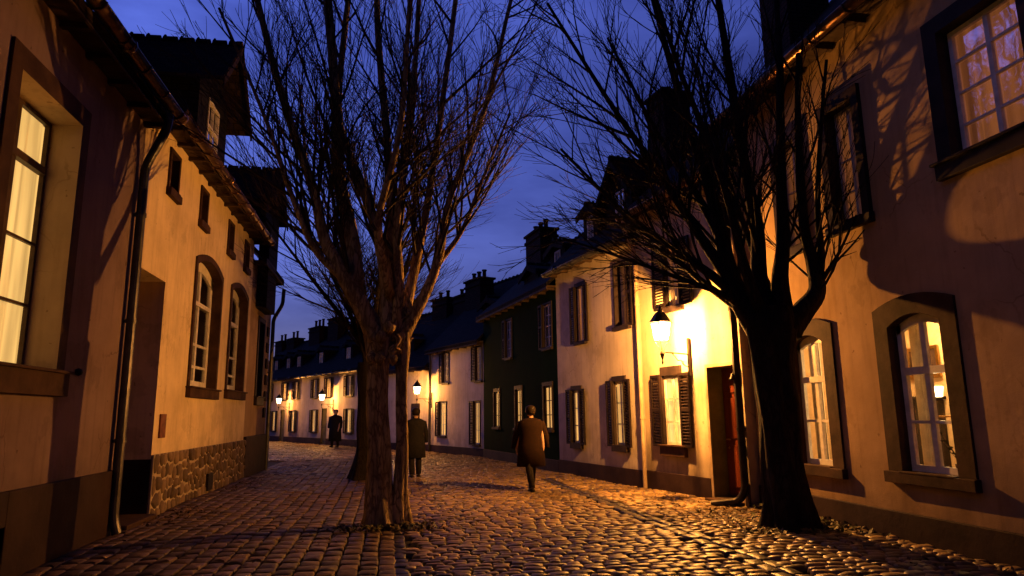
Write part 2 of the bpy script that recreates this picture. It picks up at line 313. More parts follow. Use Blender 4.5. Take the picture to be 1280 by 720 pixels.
def light(name, loc, power, col, rad=.06, parent=None):
    l = bpy.data.lights.new(name, 'POINT'); l.energy = power; l.color = col; l.shadow_soft_size = rad
    o = bpy.data.objects.new(name, l); o.location = loc; COL.objects.link(o)
    if parent: o.parent = parent
    return o

# ------------------------------------------------------------ houses
class House:
    """local frame: x runs along the front away from the camera, out = toward the street, z up"""
    def __init__(s, p0, p1, side, name, label, cat='house'):
        dx, dy = p1[0]-p0[0], p1[1]-p0[1]; s.L = math.hypot(dx, dy); s.sg = 1 if side == 'right' else -1
        s.root = empty(name, (p0[0], p0[1], 0), math.atan2(dy, dx)); tag(s.root, label, cat)
    def p(s, a, o, z): return (a, o*s.sg, z)
    def box(s, mb, a0, a1, o0, o1, z0, z1): mb.box((a0, min(o0*s.sg, o1*s.sg), z0), (a1, max(o0*s.sg, o1*s.sg), z1))
    def part(s, name, mb, mat, parent=None, **k): return mb.build(name, mat, parent or s.root, **k)
    def wall(s, a0, a1, z1, holes, mat, depth=6, z0=-.2, gable=0):
        mb = MB(); A = sorted({a0, a1, *[h[0] for h in holes], *[h[1] for h in holes]}); Z = sorted({z0, z1, *[h[2] for h in holes], *[h[3] for h in holes]})
        for i in range(len(A)-1):
            for j in range(len(Z)-1):
                ca, cz = (A[i]+A[i+1])/2, (Z[j]+Z[j+1])/2
                if any(h[0] < ca < h[1] and h[2] < cz < h[3] for h in holes): continue
                mb.quad(s.p(A[i], 0, Z[j]), s.p(A[i+1], 0, Z[j]), s.p(A[i+1], 0, Z[j+1]), s.p(A[i], 0, Z[j+1]))
        for h in holes:
            if len(h) > 4 and h[4] > 0:
                arc = s.outline(h, 0)[1:-1]; mid = len(arc)//2
                mb.add([s.p(h[0], 0, h[3])]+[s.p(a, 0, z) for a, z in arc[:mid+1]], [tuple(range(mid+2))])
                mb.add([s.p(h[1], 0, h[3])]+[s.p(a, 0, z) for a, z in arc[mid:]], [tuple(range(len(arc)-mid+1))])
        for a in (a0, a1):
            if gable: mb.add([s.p(a, 0, z0), s.p(a, -depth, z0), s.p(a, -depth, z1), s.p(a, -depth/2, z1+gable), s.p(a, 0, z1)], [(0, 1, 2, 3, 4)])
            else: mb.quad(s.p(a, 0, z0), s.p(a, -depth, z0), s.p(a, -depth, z1), s.p(a, 0, z1))
        mb.quad(s.p(a0, -depth, z0), s.p(a1, -depth, z0), s.p(a1, -depth, z1), s.p(a0, -depth, z1))
        return s.part('wall', mb, mat, normals=False)
    def outline(s, h, g, n=10):
        """hole outline from bottom a0 corner up, over, down; grown by g"""
        a0, a1, z0, z1 = h[:4]; rise = h[4] if len(h) > 4 else 0
        pts = [(a0-g, z0)]
        if rise > 0:
            for i in range(n+1):
                t = i/n; pts.append((a0-g+(a1-a0+2*g)*t, z1+g-rise+rise*(1-(2*t-1)**2)))
        else: pts += [(a0-g, z1+g), (a1+g, z1+g)]
        pts.append((a1+g, z0)); return pts
    def window(s, h, cols=2, bars=(.5,), trim=.12, trim_mat='stone_trim', depth=.12, frame='frame_white', lit=None, sill=True, shutters=(), transom=None,
               glass='glass', fw=.05, bw=.025, sill_h=.08, sw=None, head=0, proud=.035, wlabel=None, trim_mat2=None, room=False, reveal=None):
        a0, a1, z0, z1 = h[:4]; rise = h[4] if len(h) > 4 else 0; w_ = a1-a0
        fr = MB(); o0, o1 = -depth, -depth-(.05 if depth > .06 else .022); e = .004; th_ = .5 if depth > .06 else .1
        zt = z1-rise
        s.box(fr, a0+e, a0+fw, o1, o0, z0, zt+rise*.25); s.box(fr, a1-fw, a1-e, o1, o0, z0, zt+rise*.25); s.box(fr, a0+fw, a1-fw, o1, o0, z0, z0+fw)
        if rise:
            ou = s.outline(h, 0)[1:-1]; iu = [(a, z-fw*1.3) for a, z in ou]
            for i in range(len(ou)-1):
                q = [ou[i], ou[i+1], iu[i+1], iu[i]]
                fr.add([s.p(a, o0, z) for a, z in q]+[s.p(a, o1, z) for a, z in q], [(0,1,2,3),(4,5,6,7),(2,3,7,6),(0,1,5,4)])
        else: s.box(fr, a0+fw, a1-fw, o1, o0, z1-fw, z1-e)
        zi1 = z1-fw; zi0 = z0+fw
        if transom: s.box(fr, a0+fw, a1-fw, o1-.01, o0+.02, transom-.045, transom+.045)
        for i in range(1, cols):
            a = a0+w_*i/cols; bb = bw*1.3 if i == cols/2 else bw; s.box(fr, a-bb, a+bb, o1+.006*th_, o0-.004*th_, zi0, zi1-.002)
        for b_ in bars:
            z = b_ if transom else z0+(z1-z0)*b_
            s.box(fr, a0+fw, a1-fw, o1+.012*th_, o0-.01*th_, z-bw*.6, z+bw*.6)
        win = s.part('window', fr, frame)
        if wlabel: win['label'] = wlabel
        # surround with reveals
        oi = s.outline(h, 0); sm = MB(); oo = s.outline(h, trim)
        if trim > 0:
            if head: oo = [(a, z+head if k not in (0, len(oo)-1) and z > z1-1e-3 else z) for k, (a, z) in enumerate(oo)]
            for i in range(len(oi)-1):
                A, B, C_, D = oi[i], oi[i+1], oo[i+1], oo[i]
                sm.add([s.p(*(A[0], proud, A[1])), s.p(B[0], proud, B[1]), s.p(C_[0], proud, C_[1]), s.p(D[0], proud, D[1]), s.p(C_[0], 0, C_[1]), s.p(D[0], 0, D[1])], [(0,1,2,3), (3,2,4,5)])
            for A, D in ((oi[0], oo[0]), (oi[-1], oo[-1])): sm.quad(s.p(A[0], proud, A[1]), s.p(D[0], proud, D[1]), s.p(D[0], 0, D[1]), s.p(A[0], 0, A[1]))
        pr = proud if trim > 0 else 0
        if reveal: rv, sm = sm, MB()
        for i in range(len(oi)-1):
            A, B = oi[i], oi[i+1]; sm.quad(s.p(A[0], pr, A[1]), s.p(B[0], pr, B[1]), s.p(B[0], -depth-.06, B[1]), s.p(A[0], -depth-.06, A[1]))
        sm.quad(s.p(a0, 0, z0), s.p(a1, 0, z0), s.p(a1, -depth-.06, z0), s.p(a0, -depth-.06, z0))
        if reveal: s.part('surround', rv, trim_mat, win, normals=False); s.part('reveal', sm, reveal, win, normals=False)
        else: s.part('surround', sm, trim_mat, win, normals=False)
        gp = MB(); gp.add([s.p(a, -depth-.035, z) for a, z in s.outline((a0+.02, a1-.02, z0+.02, z1-.02, rise), 0)], [tuple(range(len(oi)))])
        s.part('pane', gp, glass, win, normals=False)
        if lit and not room:
            c = MB(); n = 24; vs = []; cf = .03 if depth > .09 else .008; d = -depth-(.14 if depth > .09 else .06)
            for i in range(n+1):
                ex = .38 if depth > .09 else .06; a = a0-ex+(w_+2*ex)*i/n; o = d-cf*math.sin(i*1.7+a0*3)-cf*.7*math.sin(i*.6)
                vs += [s.p(a, o, z0-.03), s.p(a, o, z1+.03)]
            c.add(vs, [(2*i, 2*i+2, 2*i+3, 2*i+1) for i in range(n)]); s.part('curtain', c, lit, win, smooth=True, normals=False)
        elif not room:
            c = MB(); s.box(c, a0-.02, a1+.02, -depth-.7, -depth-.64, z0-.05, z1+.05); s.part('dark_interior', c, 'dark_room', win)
        if sill:
            x = sw if sw is not None else trim+.03; c = MB(); s.box(c, a0-x, a1+x, 0.002, .09, z0-sill_h, z0-.004); s.box(c, a0+.003, a1-.003, -depth+.004, .09, z0-.025, z0+.008)
            if sill_h > .15: s.box(c, a0-x-.03, a1+x+.03, .002, .13, z0-.022, z0+.012)
            s.part('sill', c, trim_mat2 or trim_mat, win, bevel=.006)
        for sd, wd in shutters:
            b = MB(); x0, x1 = (a0-trim*.3-wd, a0-trim*.3) if sd < 0 else (a1+trim*.3, a1+trim*.3+wd)
            if trim > 0: q0, q1 = proud+.006, proud+.05
            else: q0, q1 = .012, .055
            for u0, u1 in ((x0, x0+.045), (x1-.045, x1)): s.box(b, u0, u1, q0, q1, z0-.03, z1+.03)
            for zz in (z0-.03, (z0+z1)/2-.03, z1-.03): s.box(b, x0+.045, x1-.045, q0, q1-.003, zz, zz+.06)
            k = int((z1-z0)/.06)
            for i in range(k):
                zc = z0+.04+i*.06
                if zc > z1-.05: break
                b.add([s.p(x0+.045, q0+.004, zc), s.p(x1-.045, q0+.004, zc), s.p(x1-.045, q1-.008, zc-.03), s.p(x0+.045, q1-.008, zc-.03),
                       s.p(x0+.045, q0+.004, zc+.01), s.p(x1-.045, q0+.004, zc+.01), s.p(x1-.045, q1-.008, zc-.02), s.p(x0+.045, q1-.008, zc-.02)],
                      [(0,1,2,3),(4,5,6,7),(0,1,5,4),(2,3,7,6)])
            s.part('shutter', b, 'shutter', win)
        return win
    def roof(s, a0, a1, ze, depth=6, pitch=48, over=.35, mat='slate', end=.12, thick=.12):
        mb = MB(); t = math.tan(R(pitch)); zr = ze+(depth/2)*t; zo = ze-over*t*.35
        prof = [(over, zo), (-depth/2, zr), (-depth-over, zo)]
        for k in (0, 1):
            (oa, za), (ob, zb) = prof[k], prof[k+1]
            nseg = 1
            c = [s.p(a0-end, oa, za), s.p(a1+end, oa, za), s.p(a1+end, ob, zb), s.p(a0-end, ob, zb)]
            c2 = [(x, y, z+thick) for x, y, z in c]
            mb.add(c+c2, [(0,1,2,3),(7,6,5,4),(0,1,5,4),(2,3,7,6),(1,2,6,5),(0,3,7,4)])
        s.part('roof', mb, mat, uv=True)
        rt = MB(); n = max(2, int((a1-a0+2*end)/.33))
        for i in range(n):
            x = a0-end+(a1-a0+2*end)*i/n; rt.tube([s.p(x, -depth/2, zr+thick-.03), s.p(x+.30, -depth/2, zr+thick-.02), s.p(x+.34, -depth/2, zr+thick-.02)], [.09, .09, .12], 8)
        s.part('ridge_tiles', rt, mat, uv=True)
        sf = MB(); s.box(sf, a0-.02, a1+.02, .004, over-.03, ze-.10, ze-.05)      # soffit board
        s.box(sf, a0-.02, a1+.02, over-.03, over, ze-.16, ze+.03)                 # fascia
        k = int((a1-a0)/.7)
        for i in range(k+1):
            x = a0+.1+(a1-a0-.2)*i/max(k, 1); s.box(sf, x-.04, x+.04, .006, over-.04, ze-.17, ze-.101)
        s.part('eaves', sf, 'timber')
        return zr
    def gutter(s, a0, a1, z, o=.44, r=.095, mat='copper', slope=0):
        g = MB(); n = 8; L = max(2, int((a1-a0)/1.0)); 
        for k, rad in ((0, r), (1, r-.01)):
            vs = []
            for i in range(L+1):
                a = a0+(a1-a0)*i/L; zz = z+slope*(a-a0)
                for j in range(n+1):
                    th = math.pi*j/n; vs.append(s.p(a, o+rad*math.cos(th), zz-rad*math.sin(th)))
            g.add(vs, [(i*(n+1)+j, i*(n+1)+j+1, (i+1)*(n+1)+j+1, (i+1)*(n+1)+j) for i in range(L) for j in range(n)])
        g.tube([s.p(a0, o+r, z), s.p(a1, o+r, z+slope*(a1-a0))], .012, 6)
        k = int((a1-a0)/.75)
        for i in range(k+1):
            a = a0+.15+(a1-a0-.3)*i/max(k, 1); zz = z+slope*(a-a0)
            g.tube([s.p(a, o+(r+.012)*math.cos(math.pi*j/8), zz-(r+.012)*math.sin(math.pi*j/8)) for j in range(9)], .013, 5)
            if i % 3 == 1: g.tube([s.p(a+.2-.03, o, zz-.0), s.p(a+.2+.03, o, zz-.0)], r+.02, 10)
        s.part('gutter', g, mat, smooth=True, normals=False)
    def downpipe(s, pts, r=.05, mat='pipe', clips=()):
        g = MB(); sm = []
        P_ = [Vector(s.p(*q)) for q in pts]
        for i, q in enumerate(P_):          # round the bends
            if 0 < i < len(P_)-1:
                a = (P_[i-1]-q); b = (P_[i+1]-q); d = min(.12, a.length*.45, b.length*.45); A = q+a.normalized()*d; B = q+b.normalized()*d
                for t in (0, .25, .5, .75, 1): sm.append(A*(1-t)**2+q*2*t*(1-t)+B*t*t)
            else: sm.append(q)
        g.tube(sm, r, 12)
        for a, o, z in clips: g.tube([s.p(a, o, z-.03), s.p(a, o, z+.03)], r+.012, 12); s.box(g, a-.02, a+.02, 0, o-r, z-.02, z+.02)
        return s.part('downpipe', g, mat, smooth=False)
    def plinth(s, a0, a1, z, mat='base_dark', out=.05, gaps=(), name='plinth'):
        mb = MB(); xs = [a0]
        for g0, g1 in gaps: xs += [g0, g1]
        xs.append(a1)
        for i in range(0, len(xs), 2): s.box(mb, xs[i], xs[i+1], .003, out, -.2, z)
        return s.part(name, mb, mat, bevel=.012)
    def chimney(s, a0, a1, o, z0, z1, pots=2, w_=.6, mat='brick', poth=.38):
        mb = MB(); s.box(mb, a0, a1, o-w_, o, z0, z1); s.box(mb, a0-.05, a1+.05, o-w_-.05, o+.05, z1-.28, z1-.18); s.box(mb, a0-.07, a1+.07, o-w_-.07, o+.07, z1, z1+.09)
        c = s.part('chimney', mb, mat, uv=True)
        for i in range(pots):
            a = a0+(a1-a0)*(i+.5)/pots; q = MB(); q.lathe(s.p(a, o-w_/2, z1+.09), [(.11, 0), (.09, .05), (.085, poth-.08), (.115, poth-.06), (.115, poth)], 10)
            s.part('chimney_pot', q, 'pot', c, smooth=True)
    def dormer(s, ac, hw, z0, ze, pitch, o=0, back=3, over=.2, wh=None, front=.3, cols=1, wall='timber', roofm='slate', lit=None):
        """gabled dormer whose gable faces the street"""
        t = math.tan(R(pitch)); zr = ze+hw*t; mb = MB()
        pr = [(ac-hw, z0), (ac+hw, z0), (ac+hw, ze), (ac, zr), (ac-hw, ze)]
        if wh:
            a0, a1, b0, b1 = wh
            mb.quad(s.p(ac-hw, o, z0), s.p(a0, o, z0), s.p(a0, o, ze), s.p(ac-hw, o, ze)); mb.quad(s.p(a1, o, z0), s.p(ac+hw, o, z0), s.p(ac+hw, o, ze), s.p(a1, o, ze))
            mb.quad(s.p(a0, o, z0), s.p(a1, o, z0), s.p(a1, o, b0), s.p(a0, o, b0)); mb.quad(s.p(a0, o, b1), s.p(a1, o, b1), s.p(a1, o, ze), s.p(a0, o, ze))
            mb.quad(s.p(ac-hw, o, ze), s.p(ac+hw, o, ze), s.p(ac, o, zr))
        else: mb.add([s.p(a, o, z) for a, z in pr], [tuple(range(5))])
        for a in (ac-hw, ac+hw): mb.quad(s.p(a, o, z0), s.p(a, o, ze), s.p(a, o-back, ze), s.p(a, o-back, z0))
        mb.quad(s.p(ac-hw, o-back, z0), s.p(ac+hw, o-back, z0), s.p(ac+hw, o-back, ze), s.p(ac-hw, o-back, ze)); mb.quad(s.p(ac-hw, o, z0), s.p(ac+hw, o, z0), s.p(ac+hw, o-back, z0), s.p(ac-hw, o-back, z0))
        d = s.part('dormer', mb, wall, uv=True, normals=False)
        rf = MB(); th = .09
        for sd in (-1, 1):
            e = (ac+sd*(hw+over), ze-over*t)
            c = [s.p(e[0], o+front, e[1]), s.p(ac, o+front, zr), s.p(ac, o-back, zr), s.p(e[0], o-back, e[1])]; c2 = [(x, y, z+th) for x, y, z in c]
            rf.add(c+c2, [(0,1,2,3),(7,6,5,4),(0,1,5,4),(2,3,7,6),(1,2,6,5),(0,3,7,4)])
            rf.add([s.p(e[0], o+front+.02, e[1]-.12), s.p(ac, o+front+.02, zr-.12), s.p(ac, o+front+.02, zr+.06), s.p(e[0], o+front+.02, e[1]+.06),
                    s.p(e[0], o+front-.02, e[1]-.12), s.p(ac, o+front-.02, zr-.12), s.p(ac, o+front-.02, zr+.06), s.p(e[0], o+front-.02, e[1]+.06)], [(0,1,2,3),(4,5,6,7),(0,1,5,4),(2,3,7,6)])
        n = int((back+front)/.32)
        for i in range(n):
            y = o+front-(back+front)*i/n; rf.tube([s.p(ac, y, zr+th), s.p(ac, y-.24, zr+th-.01), s.p(ac, y-.27, zr+th)], [.085, .085, .12], 8)
        s.part('dormer_roof', rf, roofm, d, uv=True)
        if wh:
            a0, a1, b0, b1 = wh; fr = MB(); e = .05
            for q in ((a0, a0+e, b0, b1), (a1-e, a1, b0, b1), (a0+e, a1-e, b0, b0+e), (a0+e, a1-e, b1-e, b1), (a0+e, a1-e, (b0+b1)/2-.02, (b0+b1)/2+.02)): s.box(fr, q[0], q[1], o-.04, o+.02, q[2], q[3])
            for i in range(1, cols+1): s.box(fr, a0+(a1-a0)*i/(cols+1)-.015, a0+(a1-a0)*i/(cols+1)+.015, o-.035, o+.012, b0+e, b1-e)
            s.part('dormer_window', fr, 'frame_white', d)
            g = MB(); g.quad(s.p(a0, o-.02, b0), s.p(a1, o-.02, b0), s.p(a1, o-.02, b1), s.p(a0, o-.02, b1)); s.part('dormer_pane', g, 'glass_up', d, normals=False)
            g = MB(); g.quad(s.p(a0, o-.15, b0), s.p(a1, o-.15, b0), s.p(a1, o-.15, b1), s.p(a0, o-.15, b1)); s.part('dormer_dark_sheet', g, lit or 'dark_room', d, normals=False)  # near-black sheet close behind the pane: unlit room's darkness put into colour
        return d

# --- left near townhouse
h = House((-3.8, 0), (-3.8, 30), 'left', 'townhouse', 'near left mauve plastered townhouse with one tall glowing window and dark base')
LW = (7.24, 8.66, 2.15, 5.15)
LW0 = (3.6, 5.0, 2.15, 5.15)
CEL = (6.1, 7.9, -.05, .55)
h.wall(-6, 10.8, 6.2, [LW, LW0, CEL], 'plaster_mauve', depth=7, gable=0)
h.window(LW, 2, (3.62, 2.9), trim=.2, trim_mat='stone_trim', depth=.31, frame='frame_dark', lit='cur_hot', transom=4.52, fw=.055, bw=.028, sill_h=.28, wlabel='tall warmly lit window in a deep reveal', head=.05, reveal='plaster_buff')
h.window(LW0, 2, (3.62, 2.9), trim=.2, depth=.38, frame='frame_dark', lit='cur_hot', transom=4.52, fw=.07, bw=.028, sill_h=.28, reveal='plaster_buff')
mb = MB()
for g0, g1 in ((-6, CEL[0]), (CEL[1], 10.8)): h.box(mb, g0, g1, .003, .06, -.2, .90)
h.box(mb, CEL[0], CEL[1], .003, .06, CEL[3], .90); h.part('plinth', mb, 'base_dark', bevel=.012)
cl = MB(); h.box(cl, CEL[0], CEL[1], -.5, -.46, -.1, .6)
for a in (CEL[0], CEL[1]): cl.quad(h.p(a, .05, -.1), h.p(a, -.5, -.1), h.p(a, -.5, .55), h.p(a, .05, .55))
cl.quad(h.p(CEL[0], .05, .55), h.p(CEL[1], .05, .55), h.p(CEL[1], -.5, .55), h.p(CEL[0], -.5, .55))
cw = h.part('cellar_opening', cl, 'base_dark')
gr = MB()
for i in range(11): h.box(gr, 6.2+i*.1, 6.225+i*.1, -.05, -.025, .02, .48)
for z in (.0, .24, .46): h.box(gr, 6.15, 7.27, -.06, -.02, z, z+.035)
for a in (6.14, 7.24): h.box(gr, a, a+.04, -.065, -.015, 0, .5)
h.part('cellar_grille', gr, 'frame_white', cw)
h.roof(-6, 10.8, 6.2, depth=7, pitch=48, mat='tile')
h.gutter(-6, 10.9, 6.12, slope=.012)
h.downpipe([(10.55, .40, 6.2), (10.55, .38, 5.95), (10.62, .10, 5.35), (10.62, .10, .25), (10.62, .16, .05)], .065, 'pipe', [(10.62, .10, z) for z in (4.6, 3.0, 1.3)])
h.chimney(12.0-1.6, 12.8-1.6, -1.3, 7.5, 9.2, 2)
k = MB(); k.lathe(h.p(9.25, .03, 2.18), [(.0, -.05), (.045, -.03), (.05, 0), (.04, .03), (0, .05)], 10); h.part('anchor_boss', k, 'iron', smooth=True)

# --- left ochre house
h = House((-3.8, 0), (-3.8, 30), 'left', 'ochre_house', 'ochre plastered house on the left with rubble stone base, arched windows and big tiled dormer')
W1 = (14.1, 16.1, 2.2, 4.85, .22); W2 = (17.2, 19.0, 2.25, 4.85, .2); DR = (11.0, 12.3, -.05, 3.9)
FR = [(c-.22, c+.22, 5.5, 6.15) for c in (12.25, 14.25, 16.7, 18.6)]
h.wall(10.8, 19.6, 6.55, [W1, W2, DR, *FR], 'plaster_ochre', depth=7)
for q in (W1, W2): h.window(q, 2, (3.1, 2.65), trim=.12, depth=.17, transom=3.95, fw=.16, bw=.045, trim_mat='stone_trim', sill_h=.2, lit=None)
for q in FR: h.window(q, 1, (.5,), trim=.07, depth=.12, frame='frame_dark', sill=True, sill_h=.14, trim_mat='stone_trim')
mb = MB()
for a in (DR[0], DR[1]): mb.quad(h.p(a, 0, -.1), h.p(a, -.55, -.1), h.p(a, -.55, 3.9), h.p(a, 0, 3.9))
mb.quad(h.p(DR[0], 0, 3.9), h.p(DR[1], 0, 3.9), h.p(DR[1], -.55, 3.9), h.p(DR[0], -.55, 3.9)); rec = h.part('door_recess', mb, 'plaster_ochre', normals=False)
mb = MB(); h.box(mb, DR[0], DR[1], -.60, -.53, 0, 3.9)
for a0 in (11.08, 11.68):
    for z0, z1 in ((.2, 1.1), (1.25, 2.3)): h.box(mb, a0, a0+.52, -.53, -.505, z0, z1)
dd = h.part('door', mb, 'door_dark', bevel=.008)
k = MB(); k.tube([h.p(11.6, -.5, 1.1), h.p(11.6, -.44, 1.1), h.p(11.5, -.44, 1.1)], .015, 6); h.part('door_handle', k, 'brass', dd)
mb = MB(); h.box(mb, 11.0, 12.3, -.5, .16, -.1, .10); h.part('door_step', mb, 'stone_trim', bevel=.015)
mb = MB(); h.box(mb, 12.3-.003, 12.32, -.5, .0, -.1, .95); h.part('jamb_base', mb, 'base_dark')
h.plinth(12.3, 19.6, 1.02, 'mortar', .05)
rd = random.Random(4); pts = []
for i in range(34):
    for j in range(5): pts.append((12.3+(i+.5+rd.uniform(-.4, .4)+.5*(j % 2))*.215, (j+.5+rd.uniform(-.38, .38))*.205))
st = MB()
for k, (px, pz) in enumerate(pts):
    poly = [(max(12.31, px-.4), .0), (min(19.6, px+.4), .0), (min(19.6, px+.4), 1.02), (max(12.31, px-.4), 1.02)]
    for l, (qx, qz) in enumerate(pts):
        if l == k or abs(qx-px) > .8: continue
        mx_, mz_ = (px+qx)/2, (pz+qz)/2; nx, nz = qx-px, qz-pz; ln = math.hypot(nx, nz); nx /= ln; nz /= ln; new = []
        mx_ -= nx*.021; mz_ -= nz*.021
        for a, b in zip(poly, poly[1:]+poly[:1]):
            da = (a[0]-mx_)*nx+(a[1]-mz_)*nz; db = (b[0]-mx_)*nx+(b[1]-mz_)*nz
            if da <= 0: new.append(a)
            if da*db < 0: u = da/(da-db); new.append((a[0]+(b[0]-a[0])*u, a[1]+(b[1]-a[1])*u))
        poly = new
        if len(poly) < 3: break
    if len(poly) < 3: continue
    rp = []
    for i in range(len(poly)):      # cut the corners round
        a, b = poly[i], poly[(i+1) % len(poly)]; rp += [(a[0]*.78+b[0]*.22, a[1]*.78+b[1]*.22), (a[0]*.22+b[0]*.78, a[1]*.22+b[1]*.78)]
    cx = sum(a for a, _ in rp)/len(rp); cz = sum(b for _, b in rp)/len(rp); n = len(rp); vs = []; hh = rd.uniform(.018, .045)
    for f_, o_ in ((1, .045), (.95, .05+hh*.6), (.72, .05+hh)): vs += [h.p(cx+(a-cx)*f_, o_, cz+(b-cz)*f_) for a, b in rp]
    vs.append(h.p(cx, .052+hh, cz))
    st.add(vs, [(r*n+i, r*n+(i+1) % n, (r+1)*n+(i+1) % n, (r+1)*n+i) for r in (0, 1) for i in range(n)]+[(2*n+i, 2*n+(i+1) % n, 3*n) for i in range(n)])
h.part('rubble_facing', st, 'rubble', smooth=True)
mb = MB(); h.box(mb, 15.7, 16.1, .06, .11, .1, .45); h.part('plinth_vent', mb, 'iron')
mb = MB(); h.box(mb, 12.55, 12.85, .005, .03, 1.28, 1.68)
h.part('plaque', mb, 'plaque', bevel=.004)
h.roof(10.8, 19.6, 6.55, depth=7, pitch=50, mat='tile')
h.gutter(10.9, 19.7, 6.45, slope=.004)
h.dormer(14.6, 1.15, 6.6, 8.4, 46, o=-.02, back=3.2, over=.25, front=.5, wh=(14.15, 15.0, 7.05, 8.2), cols=1, wall='slate', roofm='tile')
h.chimney(12.6, 13.5, -2.8, 8.5, 11.2, 2)

# --- left end house with jettied slate bay
h = House((-3.8, 0), (-3.8, 30), 'left', 'bay_house', 'narrow house ending the left row, with a slate hung upper bay')
EW = (20.9, 21.7, 2.2, 4.4)
h.wall(19.6, 22.9, 6.0, [EW], 'plaster_buff', depth=7)
h.window(EW, 2, (.5,), trim=.14, depth=.25, frame='frame_dark', sill_h=.25, trim_mat='dark_trim')
h.plinth(19.6, 22.9, 1.1, 'base_dark', .08)
mb = MB(); h.box(mb, 20.2, 21.7, .01, .30, 4.7, 7.8)
b = h.part('slate_bay', mb, 'slate', uv=True)
h.dormer(20.5, 1.15, 7.0, 7.75, 44, o=.31, back=4, over=.22, front=.22, wall='slate')
h.roof(19.6, 22.9, 6.0, depth=7, pitch=48, mat='tile', end=.02)
h.downpipe([(22.75, .38, 5.7), (22.75, .36, 5.2), (22.75, .10, 4.7), (22.75, .10, 0)], .06, 'pipe', [(22.75, .10, 3), (22.75, .10, 1)])
for z in (1.6, 2.1, 2.6, 3.1, 3.6, 4.1):
    q = MB(); h.box(q, 22.25, 22.6, .004, .045, z, z+.3); h.part('quoin', q, 'stone_trim', bevel=.01)

# --- right near house
h = House((6.3, 0), (6.3, 30), 'right', 'near_house', 'near right buff house with two glowing arched windows and dark framed upper windows')
A1 = (6.83, 7.68, .85, 2.76, .13); A0_ = (9.04, 9.86, .8, 2.74, .13); U1 = (5.3, 6.32, 4.40, 5.95); U0 = (7.86, 8.46, 4.2, 5.9); UM = (9.25, 9.8, 4.15, 5.88); U2 = (2.6, 3.6, 4.4, 5.95)
h.wall(-6, 11.1, 6.95, [A1, A0_, U1, U0, UM, U2], 'plaster_buff', depth=7)
for q in (A1, A0_): h.window(q, 2, (1.45,), trim=.24, trim_mat='stone_trim', depth=.10, transom=2.07, fw=.085, bw=.03, sill_h=.14, lit='cur_hot', room=True, wlabel='arched window glowing from a lamplit room')
for q in (U1, U2): h.window(q, 2, (.25, .5, .75)[0:3:2]+(.5,), trim=.2, trim_mat='dark_trim', depth=.10, fw=.06, bw=.022, sill_h=.2, lit='cur_peach', glass='glass_up', proud=.06, frame='frame_white')
for q in (U0, UM): h.window(q, 2, (.27, .55), trim=.14, trim_mat='dark_trim', depth=.12, fw=.05, bw=.02, sill_h=.14, lit='cur_peach', glass='glass_up', proud=.06)
h.plinth(-6, 11.1, .36, 'base_dark', .05)
h.roof(-6, 11.1, 6.95, depth=7, pitch=48, mat='tile')
h.gutter(-6, 11.2, 6.85, mat='copper')
h.chimney(10.6, 11.5, -1.0, 7.5, 11.5, 2, w_=.9)
# the lamplit room behind the arched windows
rm = MB(); a0, a1, o0, o1, z0, z1 = 5.6, 11.0, -.27, -2.3, .3, 3.2
rm.quad(h.p(a0, o1, z0), h.p(a1, o1, z0), h.p(a1, o1, z1), h.p(a0, o1, z1))
for a in (a0, a1): rm.quad(h.p(a, o0, z0), h.p(a, o1, z0), h.p(a, o1, z1), h.p(a, o0, z1))
for z in (z0, z1): rm.quad(h.p(a0, o0, z), h.p(a1, o0, z), h.p(a1, o1, z), h.p(a0, o1, z))
room = h.part('room', rm, 'room', normals=False)
for q in (A1, A0_):
    for (c0, c1) in ((q[0]-.08, q[0]+.2), (q[1]-.2, q[1]+.08)):
        c = MB(); n = 14; vs = []
        for i in range(n+1):
            a = c0+(c1-c0)*i/n; o = -.34-.025*math.sin(i*1.9); vs += [h.p(a, o, .75), h.p(a, o, 2.75)]
        c.add(vs, [(2*i, 2*i+2, 2*i+3, 2*i+1) for i in range(n)]); h.part('lace_curtain', c, 'lace', room, smooth=True, normals=False)
SHADE = (8.38, -1.1, 1.84)
ROOM_HOUSE = h

# --- white houses with the lamp
P0, P1 = (5.91, 12.12), (4.65, 18.62)
h = House(P0, P1, 'right', 'cream_house', 'cream plastered house carrying the big lit wall lantern, with a red door and shuttered windows'); WB = h
G3 = (.80, 1.45, .95, 2.35); U3 = (.62, 1.1, 3.75, 5.05); DO = (-.85, -.08, .08, 2.42)
h.wall(-1.03, 2.2, 6.1, [G3, U3, DO], 'plaster_white', depth=6)
h.window(G3, 2, (.33, .66), trim=.045, trim_mat='dark_trim', depth=.03, lit='cur_hot', sill_h=.22, head=.14, fw=.06, shutters=((-1, .34), (1, .34)), sw=.1, trim_mat2='stone_trim', bw=.03)
h.window(U3, 2, (.5,), trim=.045, trim_mat='dark_trim', depth=.03, lit='cur_peach', glass='glass_up', sill_h=.12, shutters=((-1, .4), (1, .42)), bw=.018)
h.plinth(-1.03, 2.2, .40, 'base_dark', .04, gaps=((DO[0]-.07, DO[1]+.07),))
mb = MB()
for a in (DO[0], DO[1]): mb.quad(h.p(a, .03, 0), h.p(a, -.34, 0), h.p(a, -.34, DO[3]), h.p(a, .03, DO[3]))
mb.quad(h.p(DO[0], .03, DO[3]), h.p(DO[1], .03, DO[3]), h.p(DO[1], -.34, DO[3]), h.p(DO[0], -.34, DO[3])); h.part('door_lining', mb, 'door_olive', normals=False)
mb = MB(); h.box(mb, DO[0]-.07, DO[0], .003, .035, 0, DO[3]+.07); h.box(mb, DO[1], DO[1]+.07, .003, .035, 0, DO[3]+.07); h.box(mb, DO[0], DO[1], .003, .035, DO[3], DO[3]+.07); h.part('door_frame', mb, 'pipe_pale', bevel=.006)
